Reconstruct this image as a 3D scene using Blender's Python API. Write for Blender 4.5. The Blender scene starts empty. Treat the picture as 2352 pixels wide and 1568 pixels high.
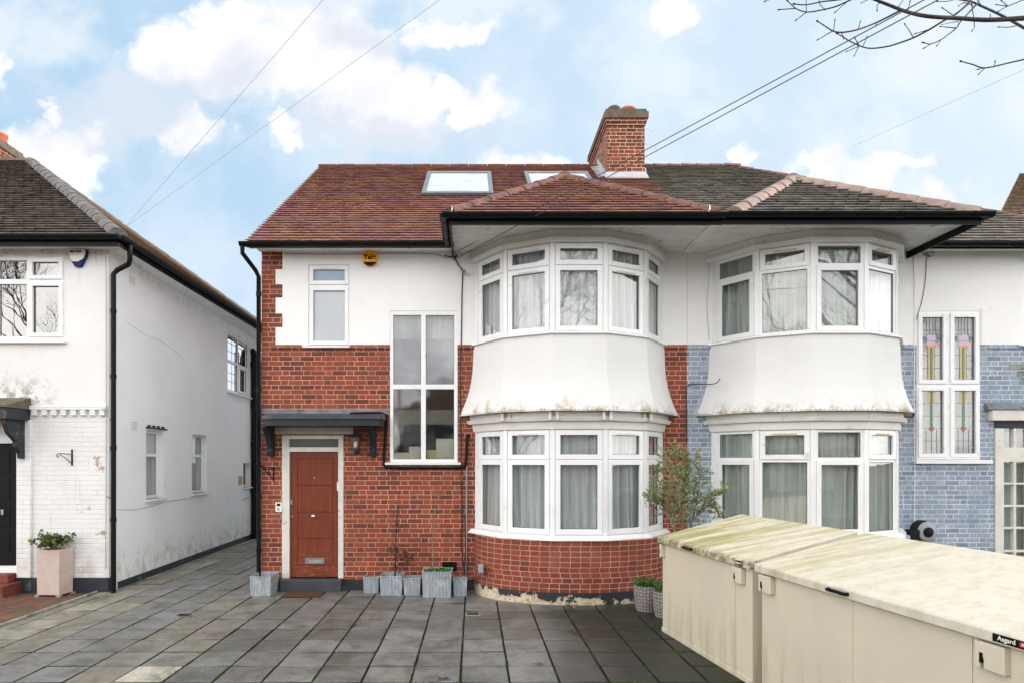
import bpy, math, random
from mathutils import Vector, Matrix, noise
R = math.radians
random.seed(7)
SC = bpy.context.scene
COL = SC.collection
V3 = Vector

# ------------------------------------------------------------------ camera model (used to measure the place)
F, CX, HY, H = 1421.0, 1088.0, 1058.0, 2.03        # focal length, vertical vanishing column, horizon row, eye height
Y0 = 9.73                                           # distance of the brick facade
S0 = F / Y0
def fx(x, Y=Y0): return (x - CX) * Y / F
def fz(y, Y=Y0): return H + (HY - y) * Y / F
def at(x, y, Y): return V3((fx(x, Y), Y, fz(y, Y)))
def gy(y): return H * F / (y - HY)                  # distance of a ground point

cam = bpy.data.cameras.new('camera')
co = bpy.data.objects.new('camera', cam); COL.objects.link(co)
co.location = (0, 0, H); co.rotation_euler = (R(90), 0, 0)
cam.sensor_width = 36; cam.lens = 36 * F / 2352
cam.shift_x = (1176 - CX) / 2352; cam.shift_y = (HY - 784) / 2352
cam.clip_start = 0.05; cam.clip_end = 3000
SC.camera = co

# ------------------------------------------------------------------ helpers: colour, nodes, materials
def lin(c):
    c /= 255.0
    return c / 12.92 if c <= 0.04045 else ((c + 0.055) / 1.055) ** 2.4
def rgb(r, g, b): return (lin(r), lin(g), lin(b), 1)

class NT:
    def __init__(s, tree): s.t = tree; s.n = tree.nodes; s.l = tree.links
    def node(s, ty, props=None, **ins):
        nd = s.n.new(ty)
        for k, v in (props or {}).items(): setattr(nd, k, v)
        for k, v in ins.items():
            k2 = int(k[1:]) if k[0] == 'i' and k[1:].isdigit() else k.replace('_', ' ')
            s.put(nd.inputs[k2], v)
        return nd
    def put(s, sock, v):
        if isinstance(v, bpy.types.NodeSocket): s.l.new(v, sock)
        elif isinstance(v, bpy.types.Node): s.l.new(v.outputs[0], sock)
        elif v is not None: sock.default_value = v
    def m(s, op, a, b=None, c=None, clamp=False):
        nd = s.n.new('ShaderNodeMath'); nd.operation = op; nd.use_clamp = clamp
        s.put(nd.inputs[0], a)
        if b is not None: s.put(nd.inputs[1], b)
        if c is not None: s.put(nd.inputs[2], c)
        return nd.outputs[0]
    def vm(s, op, a, b=None):
        nd = s.n.new('ShaderNodeVectorMath'); nd.operation = op
        s.put(nd.inputs[0], a)
        if b is not None: s.put(nd.inputs[1], b)
        return nd.outputs[1] if op in ('LENGTH', 'DOT_PRODUCT', 'DISTANCE') else nd.outputs[0]
    def mix(s, fac, a, b, blend='MIX'):
        nd = s.n.new('ShaderNodeMix'); nd.data_type = 'RGBA'; nd.blend_type = blend
        s.put(nd.inputs[0], fac); s.put(nd.inputs[6], a); s.put(nd.inputs[7], b)
        return nd.outputs[2]
    def ramp(s, v, lo, hi, a=0.0, b=1.0, smooth=True):
        nd = s.n.new('ShaderNodeMapRange'); nd.interpolation_type = 'SMOOTHSTEP' if smooth else 'LINEAR'
        s.put(nd.inputs[0], v); nd.inputs[1].default_value = lo; nd.inputs[2].default_value = hi
        nd.inputs[3].default_value = a; nd.inputs[4].default_value = b
        return nd.outputs[0]
    def noise(s, vec, scale, detail=4, rough=0.55, dist=0.0):
        return s.node('ShaderNodeTexNoise', Vector=vec, Scale=scale, Detail=detail, Roughness=rough, Distortion=dist).outputs[0]
    def sep(s, vec):
        nd = s.node('ShaderNodeSeparateXYZ', i0=vec); return nd.outputs[0], nd.outputs[1], nd.outputs[2]
    def comb(s, x, y, z=0.0): return s.node('ShaderNodeCombineXYZ', i0=x, i1=y, i2=z).outputs[0]
    def pos(s): return s.node('ShaderNodeNewGeometry').outputs[0]
    def uv(s): return s.node('ShaderNodeUVMap').outputs[0]
    def attr(s, name='tint'): return s.node('ShaderNodeAttribute', {'attribute_name': name}).outputs[0]
    def scalev(s, vec, x, y, z): return s.vm('MULTIPLY', vec, (x, y, z))
    def bump(s, h, strength=0.3, dist=0.01):
        return s.node('ShaderNodeBump', Strength=strength, Distance=dist, Height=h).outputs[0]

def material(name):
    m = bpy.data.materials.new(name); m.use_nodes = True
    t = NT(m.node_tree); t.n.clear()
    out = t.node('ShaderNodeOutputMaterial'); b = t.node('ShaderNodeBsdfPrincipled')
    t.l.new(b.outputs[0], out.inputs[0])
    return m, t, b, out
def finish(t, b, col, rough=0.6, nrm=None, metal=0.0, spec=0.5):
    t.put(b.inputs['Base Color'], col); t.put(b.inputs['Roughness'], rough)
    if nrm is not None: t.put(b.inputs['Normal'], nrm)
    t.put(b.inputs['Metallic'], metal); t.put(b.inputs['Specular IOR Level'], spec)
MATS = {}
def simple(name, c, rough=0.5, var=0.12, nscale=8, bump=0.0, bscale=60, metal=0.0, spec=0.5, c2=None, dirt=None):
    m, t, b, o = material(name); P = t.pos()
    n = t.noise(P, nscale, 5)
    c2 = c2 or tuple(x * (1 - var * 2.2) for x in c[:3]) + (1,)
    col = t.mix(t.ramp(n, .35, .7), c, c2)
    if dirt:
        dn = t.noise(P, dirt[1], 6, .65)
        col = t.mix(t.ramp(dn, dirt[2], dirt[2] + .12), col, dirt[0])
    nr = t.bump(t.noise(P, bscale, 5), bump, .01) if bump else None
    finish(t, b, col, rough, nr, metal, spec); MATS[name] = m; return m

def brick_material(name, cols, mortar, period=.3375, split=.6667, row=.075, rowoff=.5, joint=.0055, rough=.75, stain=None, header=None):
    m, t, b, o = material(name); uv = t.uv(); P = t.pos()
    wob = t.noise(P, 14, 2); wob2 = t.noise(t.vm('ADD', P, (7, 3, 1)), 17, 2)
    ux, uz, _ = t.sep(uv)
    ux = t.m('ADD', ux, t.m('MULTIPLY', t.m('SUBTRACT', wob, .5), .010))
    uz = t.m('ADD', uz, t.m('MULTIPLY', t.m('SUBTRACT', wob2, .5), .009))
    r = t.m('DIVIDE', uz, row); ri = t.m('FLOOR', r)
    par = t.m('FLOORED_MODULO', ri, 2.0)
    jit = t.node('ShaderNodeTexWhiteNoise', {'noise_dimensions': '1D'}, W=ri).outputs[0]
    x = t.m('ADD', t.m('DIVIDE', ux, period), t.m('ADD', t.m('MULTIPLY', par, rowoff), t.m('MULTIPLY', jit, .16)))
    xi = t.m('FLOOR', x); f = t.m('SUBTRACT', x, xi)
    hd = t.m('GREATER_THAN', f, split)
    dx = t.m('MULTIPLY', t.m('MINIMUM', t.m('MINIMUM', f, t.m('SUBTRACT', 1.0, f)), t.m('ABSOLUTE', t.m('SUBTRACT', f, split))), period)
    g = t.m('SUBTRACT', r, ri); dy = t.m('MULTIPLY', t.m('MINIMUM', g, t.m('SUBTRACT', 1.0, g)), row)
    d = t.m('MINIMUM', dx, dy)
    d = t.m('ADD', d, t.m('MULTIPLY', t.m('SUBTRACT', t.noise(P, 90, 2), .5), .0035))
    mask = t.ramp(d, joint - .0022, joint + .0016)
    idv = t.comb(t.m('ADD', t.m('MULTIPLY', xi, 2.0), hd), ri, 0.0)
    wn = t.node('ShaderNodeTexWhiteNoise', {'noise_dimensions': '2D'}, Vector=idv)
    rp = t.node('ShaderNodeValToRGB', Fac=wn.outputs[0]); el = rp.color_ramp.elements
    el[0].position = 0; el[0].color = cols[0]; el[1].position = 1; el[1].color = cols[-1]
    for i, c in enumerate(cols[1:-1]): e = el.new((i + 1) / (len(cols) - 1)); e.color = c
    sp = t.noise(P, 45, 5, .7)
    bc = t.mix(t.ramp(sp, .3, .75, .0, .55), rp.outputs[0], tuple(x * .55 for x in cols[0][:3]) + (1,))
    big = t.noise(P, 1.1, 4)
    bc = t.mix(t.ramp(big, .35, .7, 0, .12), bc, tuple(min(1, x * 1.5 + .01) for x in cols[-1][:3]) + (1,))
    mc = t.mix(t.ramp(t.noise(P, 3.1, 5), .35, .65), mortar, tuple(x * .62 for x in mortar[:3]) + (1,))
    col = t.mix(mask, mc, bc)
    if stain: # white lime bloom and green damp at the foot: dirt that belongs to the wall
        sn = t.noise(P, stain[1], 6, .65)
        col = t.mix(t.ramp(sn, stain[2], stain[2] + .2, 0, stain[3]), col, stain[0])
    h = t.m('ADD', t.m('MULTIPLY', mask, .5), t.m('MULTIPLY', sp, .25))
    finish(t, b, col, rough, t.bump(h, .6, .006), 0, .3); MATS[name] = m; return m

def render_material(name, base, shade, grime=.0, brickbump=False, gz=None, rough=.85, chips=False, stainx=False):
    m, t, b, o = material(name); P = t.pos(); X, Y, Z = t.sep(P)
    big = t.noise(P, .9, 5); fine = t.noise(P, 38, 6, .7); mid = t.noise(P, 6, 5, .6)
    col = t.mix(t.ramp(big, .35, .7), base, shade)
    col = t.mix(t.ramp(mid, .5, .8, 0, .10), col, rgb(190, 186, 176))
    streak = t.noise(t.scalev(P, 5, 5, .5), 2.2, 6, .65)
    col = t.mix(t.m('MULTIPLY', t.ramp(streak, .55, .78), grime), col, rgb(150, 146, 132))
    if gz: # green algae band near a given height, ragged by noise: it grows on the wall
        for (z0, z1, c, amt) in gz:
            msk = t.m('MULTIPLY', t.ramp(t.m('ADD', Z, t.m('MULTIPLY', t.m('SUBTRACT', streak, .5), abs(z1 - z0) * 2.4)), z0, z1), t.ramp(t.noise(P, 4.2, 6, .75), .42, .66))
            col = t.mix(t.m('MULTIPLY', msk, amt), col, c)
    h = t.m('ADD', t.m('MULTIPLY', fine, .5), t.m('MULTIPLY', mid, .7))
    if brickbump:
        ux, uz, _ = t.sep(t.uv()); r = t.m('DIVIDE', uz, .075); ri = t.m('FLOOR', r); g = t.m('SUBTRACT', r, ri)
        dy = t.m('MINIMUM', g, t.m('SUBTRACT', 1.0, g))
        x = t.m('ADD', t.m('DIVIDE', ux, .225), t.m('MULTIPLY', t.m('FLOORED_MODULO', ri, 2.0), .5)); f = t.m('FRACT', x)
        dx = t.m('MULTIPLY', t.m('MINIMUM', f, t.m('SUBTRACT', 1.0, f)), 3.0)
        jn = t.ramp(t.m('MINIMUM', dx, dy), .02, .12)
        h = t.m('ADD', t.m('MULTIPLY', h, .35), t.m('MULTIPLY', jn, .6))
        dk = t.m('MULTIPLY', t.m('SUBTRACT', 1.0, jn), t.ramp(t.noise(P, 2.0, 4), .45, .7, 0, .4))
        col = t.mix(dk, col, rgb(168, 164, 154))
    if stainx:
        sm = t.m('MULTIPLY', t.m('MULTIPLY', t.ramp(X, -6.3, -6.9), t.ramp(t.m('ADD', Z, t.m('MULTIPLY', streak, .5)), 3.75, 3.15)), t.ramp(t.noise(P, 7, 7, .75), .42, .62)); col = t.mix(t.m('MULTIPLY', sm, .85), col, rgb(112, 106, 90))
    if chips:
        ch = t.m('MULTIPLY', t.ramp(t.noise(P, 3.2, 6, .7), .63, .65), t.ramp(X, -6.5, -5.7))
        col = t.mix(ch, col, rgb(176, 150, 132))
    finish(t, b, col, rough, t.bump(h, .65, .010), 0, .25); MATS[name] = m; return m

def tile_material(name, cols, moss, moss_amt, gauge=.14, tw=.165, moss2=None):
    m, t, b, o = material(name); P = t.pos(); u, v, _ = t.sep(t.uv())
    ri = t.m('FLOOR', t.m('DIVIDE', v, gauge))
    ci = t.m('FLOOR', t.m('ADD', t.m('DIVIDE', u, tw), t.m('MULTIPLY', t.m('FLOORED_MODULO', ri, 2.0), .5)))
    wn = t.node('ShaderNodeTexWhiteNoise', {'noise_dimensions': '2D'}, Vector=t.comb(ci, ri, 0.0))
    rp = t.node('ShaderNodeValToRGB', Fac=wn.outputs[0]); el = rp.color_ramp.elements
    el[0].position = 0; el[0].color = cols[0]; el[1].position = 1; el[1].color = cols[-1]
    for i, c in enumerate(cols[1:-1]): e = el.new((i + 1) / (len(cols) - 1)); e.color = c
    g = t.m('FRACT', t.m('DIVIDE', v, gauge))
    n1 = t.noise(P, 1.4, 5, .6); n2 = t.noise(P, 16, 6, .75)
    edge = t.ramp(g, .02, .55, 1.0, .35)
    mm = t.m('MULTIPLY', t.m('MULTIPLY', t.ramp(n1, .38, .62), t.ramp(n2, .4, .62)), t.m('MULTIPLY', edge, moss_amt))
    col = t.mix(t.ramp(n2, .4, .8, 0, .2), rp.outputs[0], tuple(x * .5 for x in cols[0][:3]) + (1,))
    col = t.mix(mm, col, moss)
    if moss2: col = t.mix(t.m('MULTIPLY', t.ramp(t.noise(P, 2.3, 5, .7), .5, .7), moss2[1]), col, moss2[0])
    finish(t, b, col, .8, t.bump(n2, .4, .006), 0, .3); MATS[name] = m; return m

# ------------------------------------------------------------------ helpers: objects
ORG = {}
def place(o, parent, at_=None):
    COL.objects.link(o)
    if parent is not None: o.parent = parent
def tag(o, label=None, cat=None, group=None, kind=None):
    if label: o['label'] = label
    if cat: o['category'] = cat
    if group: o['group'] = group
    if kind: o['kind'] = kind
    return o
def thing(name, loc, label, cat, group=None):
    o = bpy.data.objects.new(name, None); COL.objects.link(o); o.location = loc
    o.empty_display_size = .2
    ORG[o.name] = V3(loc); return tag(o, label, cat, group)

class M:
    def __init__(s): s.v = []; s.f = []; s.uv = {}; s.mi = []; s.tint = []; s.cm = 0; s.ct = .5
    def vert(s, p): s.v.append(V3(p)); return len(s.v) - 1
    def face(s, idx, uv=None):
        s.f.append(tuple(idx)); s.mi.append(s.cm); s.tint.append(s.ct)
        if uv: s.uv[len(s.f) - 1] = uv
    def poly(s, pts, uv=None): s.face([s.vert(p) for p in pts], uv)
    def hexa(s, p):  # 8 points: bottom 4 (ccw from below..), top 4
        i = [s.vert(q) for q in p]
        for a in ((0, 3, 2, 1), (4, 5, 6, 7), (0, 1, 5, 4), (1, 2, 6, 5), (2, 3, 7, 6), (3, 0, 4, 7)): s.face([i[k] for k in a])
    def box(s, x0, x1, y0, y1, z0, z1):
        s.hexa([(x0, y0, z0), (x1, y0, z0), (x1, y1, z0), (x0, y1, z0), (x0, y0, z1), (x1, y0, z1), (x1, y1, z1), (x0, y1, z1)])
    def tube(s, pts, rad, n=8, caps=True):
        pts = [V3(p) for p in pts]; rs = rad if isinstance(rad, (list, tuple)) else [rad] * len(pts)
        rings = []; prev = None
        for i, p in enumerate(pts):
            d = (pts[min(i + 1, len(pts) - 1)] - pts[max(i - 1, 0)])
            if d.length < 1e-9: d = V3((0, 0, 1))
            d.normalize()
            if prev is None: a = d.orthogonal().normalized()
            else:
                a = prev - d * prev.dot(d)
                a = a.normalized() if a.length > 1e-6 else d.orthogonal().normalized()
            prev = a; b = d.cross(a)
            rings.append([s.vert(p + (a * math.cos(2 * math.pi * k / n) + b * math.sin(2 * math.pi * k / n)) * rs[i]) for k in range(n)])
        for r0, r1 in zip(rings, rings[1:]):
            for k in range(n): s.face([r0[k], r0[(k + 1) % n], r1[(k + 1) % n], r1[k]])
        if caps: s.face(rings[0][::-1]); s.face(rings[-1])
    def lathe(s, prof, c, n=24, caps=True):
        c = V3(c); rings = []
        for r, z in prof: rings.append([s.vert(c + V3((r * math.cos(2 * math.pi * k / n), r * math.sin(2 * math.pi * k / n), z))) for k in range(n)])
        for r0, r1 in zip(rings, rings[1:]):
            for k in range(n): s.face([r0[k], r0[(k + 1) % n], r1[(k + 1) % n], r1[k]])
        if caps: s.face(rings[0][::-1]); s.face(rings[-1])
    def loft(s, rows, closed=False):
        ix = [[s.vert(p) for p in r] for r in rows]
        for a, b in zip(ix, ix[1:]):
            for k in range(len(a) - 1): s.face([a[k], a[k + 1], b[k + 1], b[k]])
            if closed: s.face([a[-1], a[0], b[0], b[-1]])
        return ix
    def prism(s, prof, org, au, av, ax, length):  # profile in (au,av), extruded along ax
        org, au, av, ax = V3(org), V3(au), V3(av), V3(ax)
        a = [s.vert(org + au * p + av * q) for p, q in prof]; b = [s.vert(org + au * p + av * q + ax * length) for p, q in prof]
        n = len(prof)
        for k in range(n): s.face([a[k], a[(k + 1) % n], b[(k + 1) % n], b[k]])
        s.face(a[::-1]); s.face(b)
    def build(s, name, mat, parent=None, smooth=None, bevel=0, merge=True, label=None):
        me = bpy.data.meshes.new(name)
        top = parent is None
        if top:
            xs = [p.x for p in s.v]; ys = [p.y for p in s.v]; zs = [p.z for p in s.v]
            org = V3(((min(xs) + max(xs)) / 2, (min(ys) + max(ys)) / 2, min(zs)))
        else: org = ORG[parent.name]
        me.from_pydata([tuple(p - org) for p in s.v], [], s.f)
        mats = mat if isinstance(mat, (list, tuple)) else [mat]
        for q in mats: me.materials.append(MATS[q] if isinstance(q, str) else q)
        ul = me.uv_layers.new(name='UVMap')
        ta = me.attributes.new('tint', 'FLOAT', 'FACE')
        for i, p in enumerate(me.polygons):
            p.material_index = s.mi[i]; ta.data[i].value = s.tint[i]
            if i in s.uv:
                for k, li in enumerate(p.loop_indices): ul.data[li].uv = s.uv[i][k]
            else:
                n = p.normal; ax = max(range(3), key=lambda q: abs(n[q]))
                for k, li in enumerate(p.loop_indices):
                    q = s.v[s.f[i][k]]
                    ul.data[li].uv = (q.y, q.z) if ax == 0 else ((q.x, q.z) if ax == 1 else (q.x, q.y))
        if merge:
            import bmesh
            bm = bmesh.new(); bm.from_mesh(me); bmesh.ops.remove_doubles(bm, verts=bm.verts, dist=.0004)
            bmesh.ops.recalc_face_normals(bm, faces=bm.faces) if merge == 'n' else None
            bm.to_mesh(me); bm.free()
        if smooth is not None:
            for p in me.polygons: p.use_smooth = True
            me.set_sharp_from_angle(angle=R(smooth))
        o = bpy.data.objects.new(name, me); COL.objects.link(o)
        if top: o.location = org; ORG[o.name] = org
        else: o.parent = parent; ORG[o.name] = org
        if bevel:
            bv = o.modifiers.new('bevel', 'BEVEL'); bv.width = bevel; bv.segments = 2; bv.limit_method = 'ANGLE'; bv.angle_limit = R(40)
        if label: o['label'] = label
        return o
def text_part(txt, size, mat, parent, mtx, extrude=.002, name='lettering', align='CENTER', bold=0.0):
    cu = bpy.data.curves.new('t', 'FONT'); cu.body = txt; cu.size = size; cu.extrude = extrude; cu.align_x = align; cu.align_y = 'CENTER'; cu.offset = bold
    ob = bpy.data.objects.new('t', cu); COL.objects.link(ob)
    dg = bpy.context.evaluated_depsgraph_get(); me = bpy.data.meshes.new_from_object(ob.evaluated_get(dg))
    bpy.data.objects.remove(ob)
    org = ORG[parent.name]
    for v in me.vertices: v.co = mtx @ v.co - org
    me.materials.clear(); me.materials.append(MATS[mat])
    o = bpy.data.objects.new(name, me); COL.objects.link(o); o.parent = parent; ORG[o.name] = org
    return o
def face_mtx(p, du, n):   # text plane: x along du, y up, z along n
    du = V3(du).normalized(); n = V3(n).normalized(); up = n.cross(du)
    m = Matrix((du, up, n)).transposed().to_4x4(); m.translation = V3(p); return m

class Facet:
    """A vertical plane: u to the right as seen from outside, z up, n outwards."""
    def __init__(s, p0, du):
        s.p = V3((p0[0], p0[1], 0)); s.d = V3((du[0], du[1], 0)).normalized(); s.n = V3((s.d.y, -s.d.x, 0))
    def P(s, u, z, n=0.0): return s.p + s.d * u + s.n * n + V3((0, 0, z))
    def box(s, m, u0, u1, z0, z1, n0, n1):
        P = s.P
        m.hexa([P(u0, z0, n1), P(u1, z0, n1), P(u1, z0, n0), P(u0, z0, n0), P(u0, z1, n1), P(u1, z1, n1), P(u1, z1, n0), P(u0, z1, n0)])
    def plate(s, m, rects, holes, n0, n1, uoff=0.0):
        us = sorted({round(q, 5) for r in rects + holes for q in r[:2]}); zs = sorted({round(q, 5) for r in rects + holes for q in r[2:]})
        ins = lambda r, u, z: r[0] < u < r[1] and r[2] < z < r[3]
        nu, nz = len(us) - 1, len(zs) - 1
        fill = [[False] * nz for _ in range(nu)]
        for i in range(nu):
            for j in range(nz):
                u = (us[i] + us[i + 1]) / 2; z = (zs[j] + zs[j + 1]) / 2
                fill[i][j] = any(ins(r, u, z) for r in rects) and not any(ins(h, u, z) for h in holes)
        G = lambda i, j: 0 <= i < nu and 0 <= j < nz and fill[i][j]
        def q(a, b, c, d): # each (u,z,n)
            m.poly([s.P(*k) for k in (a, b, c, d)], [(uoff + k[0] + (n1 - k[2]), k[1]) for k in (a, b, c, d)])
        for i in range(nu):
            for j in range(nz):
                if not fill[i][j]: continue
                a, b, c, d = us[i], us[i + 1], zs[j], zs[j + 1]
                q((a, c, n1), (b, c, n1), (b, d, n1), (a, d, n1)); q((b, c, n0), (a, c, n0), (a, d, n0), (b, d, n0))
                if not G(i - 1, j): q((a, c, n0), (a, c, n1), (a, d, n1), (a, d, n0))
                if not G(i + 1, j): q((b, c, n1), (b, c, n0), (b, d, n0), (b, d, n1))
                if not G(i, j - 1): q((a, c, n0), (b, c, n0), (b, c, n1), (a, c, n1))
                if not G(i, j + 1): q((a, d, n1), (b, d, n1), (b, d, n0), (a, d, n0))
    def mtx(s, u, z, n): return face_mtx(s.P(u, z, n), s.d, s.n)

# ------------------------------------------------------------------ materials
WHITE = (.80, .80, .80, 1)
render_material('white_render', (.87, .865, .85, 1), (.83, .825, .82, 1), .06, gz=[(5.22, 5.40, rgb(206, 190, 166), .3)])
render_material('skirt_render', (.745, .745, .74, 1), (.70, .70, .70, 1), .05, gz=[(2.95, 2.76, rgb(164, 156, 124), .75), (2.83, 2.72, rgb(140, 108, 44), .8)])
render_material('side_render', (.86, .86, .86, 1), (.81, .82, .83, 1), .06, gz=[(.75, .1, rgb(150, 152, 122), .6), (5.0, 5.25, rgb(130, 124, 112), .3)])
render_material('painted_brick', (.79, .79, .78, 1), (.74, .74, .75, 1), .25, brickbump=True, gz=[(.9, .3, rgb(168, 160, 120), .5)], chips=True)
render_material('upper_paint', (.80, .80, .79, 1), (.76, .75, .74, 1), .16, brickbump=False, gz=[(5.08, 5.3, rgb(176, 150, 122), .7)], stainx=True)
simple('upvc', (.82, .83, .84, 1), .3, .03, 3, spec=.5, dirt=(rgb(206, 202, 192), 5, .6))
simple('upvc_old', (.80, .80, .79, 1), .4, .03, 3, dirt=(rgb(190, 186, 170), 5, .62))
simple('upvc_trim', (.74, .72, .68, 1), .4, .04, 3)
simple('soffit_white', (.78, .77, .74, 1), .5, .04, 3, dirt=(rgb(170, 160, 130), 6, .6))
brick_material('red_brick', [rgb(98, 56, 50), rgb(122, 64, 50), rgb(156, 74, 50), rgb(142, 68, 48), rgb(164, 84, 56), rgb(110, 59, 50)], rgb(212, 166, 144), joint=.0046,
               stain=(rgb(205, 170, 160), 2.2, .66, .5))
brick_material('bay_brick', [rgb(112, 58, 48), rgb(130, 64, 48), rgb(144, 70, 50), rgb(120, 59, 46), rgb(152, 76, 54)], rgb(206, 162, 142), period=.288, split=.5, joint=.0046,
               stain=(rgb(178, 120, 118), 1.2, .56, .42))
brick_material('blue_brick', [rgb(128, 144, 164), rgb(142, 157, 176), rgb(154, 167, 184), rgb(134, 151, 174), rgb(166, 176, 188), rgb(114, 131, 153)], rgb(226, 228, 226), joint=.005, rough=.6,
               stain=(rgb(186, 190, 196), 4.5, .54, .7))
brick_material('chimney_brick', [rgb(62, 42, 40), rgb(130, 60, 46), rgb(156, 74, 54), rgb(104, 52, 44), rgb(144, 64, 48), rgb(80, 46, 42)], rgb(206, 182, 150), joint=.006)
brick_material('patio_brick', [rgb(96, 62, 52), rgb(120, 76, 62), rgb(136, 92, 74), rgb(90, 66, 58), rgb(112, 80, 66)], rgb(74, 70, 56), period=.21, split=.5, row=.105, rowoff=0.5, joint=.005,
               stain=(rgb(86, 84, 66), 1.6, .45, .8))
tile_material('red_tile', [rgb(132, 92, 92), rgb(138, 96, 95), rgb(150, 106, 106), rgb(134, 92, 92), rgb(144, 101, 100)], rgb(168, 128, 44), .85)
tile_material('dark_tile', [rgb(108, 102, 98), rgb(120, 114, 108), rgb(136, 128, 122), rgb(102, 98, 96), rgb(124, 116, 110)], rgb(126, 124, 84), .6, moss2=(rgb(70, 72, 70), .7))
tile_material('old_tile', [rgb(84, 74, 72), rgb(96, 84, 82), rgb(108, 94, 92), rgb(80, 70, 68), rgb(92, 80, 78)], rgb(92, 94, 40), .75, moss2=(rgb(46, 42, 34), .7))
tile_material('brown_tile', [rgb(104, 84, 66), rgb(122, 100, 80), rgb(136, 112, 90), rgb(108, 86, 70)], rgb(120, 112, 60), .6)
simple('ridge_tile', rgb(122, 82, 76), .8, .2, 7, .5, 30, dirt=(rgb(84, 70, 62), 5, .5))
simple('pink_ridge_tile', rgb(158, 134, 124), .8, .15, 6, .5, 30, dirt=(rgb(120, 112, 96), 5, .56))
simple('grey_ridge_tile', rgb(112, 107, 106), .8, .2, 6, .5, 30, dirt=(rgb(84, 82, 74), 6, .52))
simple('black_plastic', (.006, .007, .009, 1), .42, .1, 4, spec=.16)
simple('black_paint', (.010, .015, .020, 1), .6, .2, 6, .1, 40, dirt=(rgb(120, 130, 134), 9, .68))
simple('black_worn', (.02, .028, .036, 1), .6, .2, 6, .3, 30, dirt=(rgb(158, 132, 108), 7, .6))
simple('plinth_black', (.02, .026, .036, 1), .6, .2, 4, .3, 40, dirt=(rgb(88, 94, 98), 5, .6))
simple('lead', rgb(118, 124, 132), .5, .15, 6, .2, 30, dirt=(rgb(74, 76, 80), 4, .5))
simple('bright_lead', rgb(176, 182, 188), .45, .1, 6, .1, 30)
simple('stone_lintel', rgb(196, 190, 178), .8, .08, 3, .3, 60, dirt=(rgb(150, 142, 126), 4, .6))
simple('old_white_paint', rgb(214, 210, 202), .55, .06, 5, .2, 60, dirt=(rgb(150, 138, 122), 11, .6))
simple('step_grey', rgb(62, 66, 72), .55, .12, 5, .1, 40)
simple('chrome', rgb(205, 208, 212), .18, .02, 3, metal=1.0)
simple('steel', rgb(160, 162, 166), .35, .06, 3, metal=.9)
simple('grey_plastic', rgb(150, 154, 160), .4, .05, 4)
simple('dark_grey', rgb(48, 50, 54), .5, .1, 5)
simple('inside_wall', rgb(150, 148, 142), .9, .05, 3)
simple('terracotta', rgb(190, 92, 60), .75, .15, 8, .2, 40, dirt=(rgb(150, 140, 90), 6, .6))
simple('dark_cowl', rgb(72, 66, 60), .7, .15, 8, .2, 30)
simple('moss_cement', rgb(104, 94, 82), .9, .2, 9, .5, 30, dirt=(rgb(92, 92, 62), 7, .55))
simple('pink_stone', rgb(196, 176, 168), .75, .05, 12, .15, 80)
simple('red_step', rgb(120, 58, 46), .7, .15, 6, .3, 30, dirt=(rgb(90, 76, 66), 4, .55))
simple('soil', rgb(40, 30, 24), .95, .3, 12, .8, 30)
simple('coir', rgb(84, 52, 30), .95, .15, 30, .8, 90)
simple('galvanised_dark', rgb(70, 80, 90), .5, .2, 8)
simple('paper', rgb(226, 224, 214), .7, .03, 3)
simple('cream_paper', rgb(222, 208, 164), .7, .03, 3)
simple('kerb_stone', rgb(150, 150, 140), .85, .12, 5, .4, 40, dirt=(rgb(96, 100, 80), 4, .52))
simple('orange_plastic', (.95, .42, .02, 1), .5, .01, 3, spec=.2)
simple('sign_ink', (.006, .006, .008, 1), .9, .01, 3, spec=.0)
simple('navy', rgb(16, 34, 96), .5, .03, 3, spec=.2)
simple('sign_black', rgb(16, 18, 24), .5, .02, 3, spec=.15)
simple('sign_cream', rgb(232, 230, 220), .35, .02, 3)
simple('sign_red', rgb(190, 30, 40), .35, .02, 3)
simple('timber', rgb(186, 150, 98), .7, .1, 8, .2, 30)
simple('bark', rgb(86, 76, 66), .85, .25, 8, .6, 25, dirt=(rgb(112, 108, 96), 5, .55))
simple('twig_bark', rgb(58, 46, 44), .8, .2, 8, .3, 30)
simple('grey_stem', rgb(130, 118, 100), .8, .15, 9)
simple('tan_vent', rgb(206, 178, 132), .5, .05, 5)
simple('asphalt', (.05, .05, .052, 1), .9, .15, 2, .5, 120)
simple('ground_soil', (.045, .045, .035, 1), .95, .3, 1.5, .5, 20)
simple('far_brick', rgb(124, 66, 52), .8, .2, 2)
simple('far_white', rgb(214, 212, 206), .8, .05, 2)
simple('dark_glass', (.02, .025, .03, 1), .05, .05, 2)
simple('pavement', rgb(124, 124, 120), .9, .1, 2, .3, 40)
simple('wire_black', (.015, .015, .018, 1), .5, .05, 3)
simple('wire_grey', rgb(176, 180, 188), .6, .05, 3)

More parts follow.
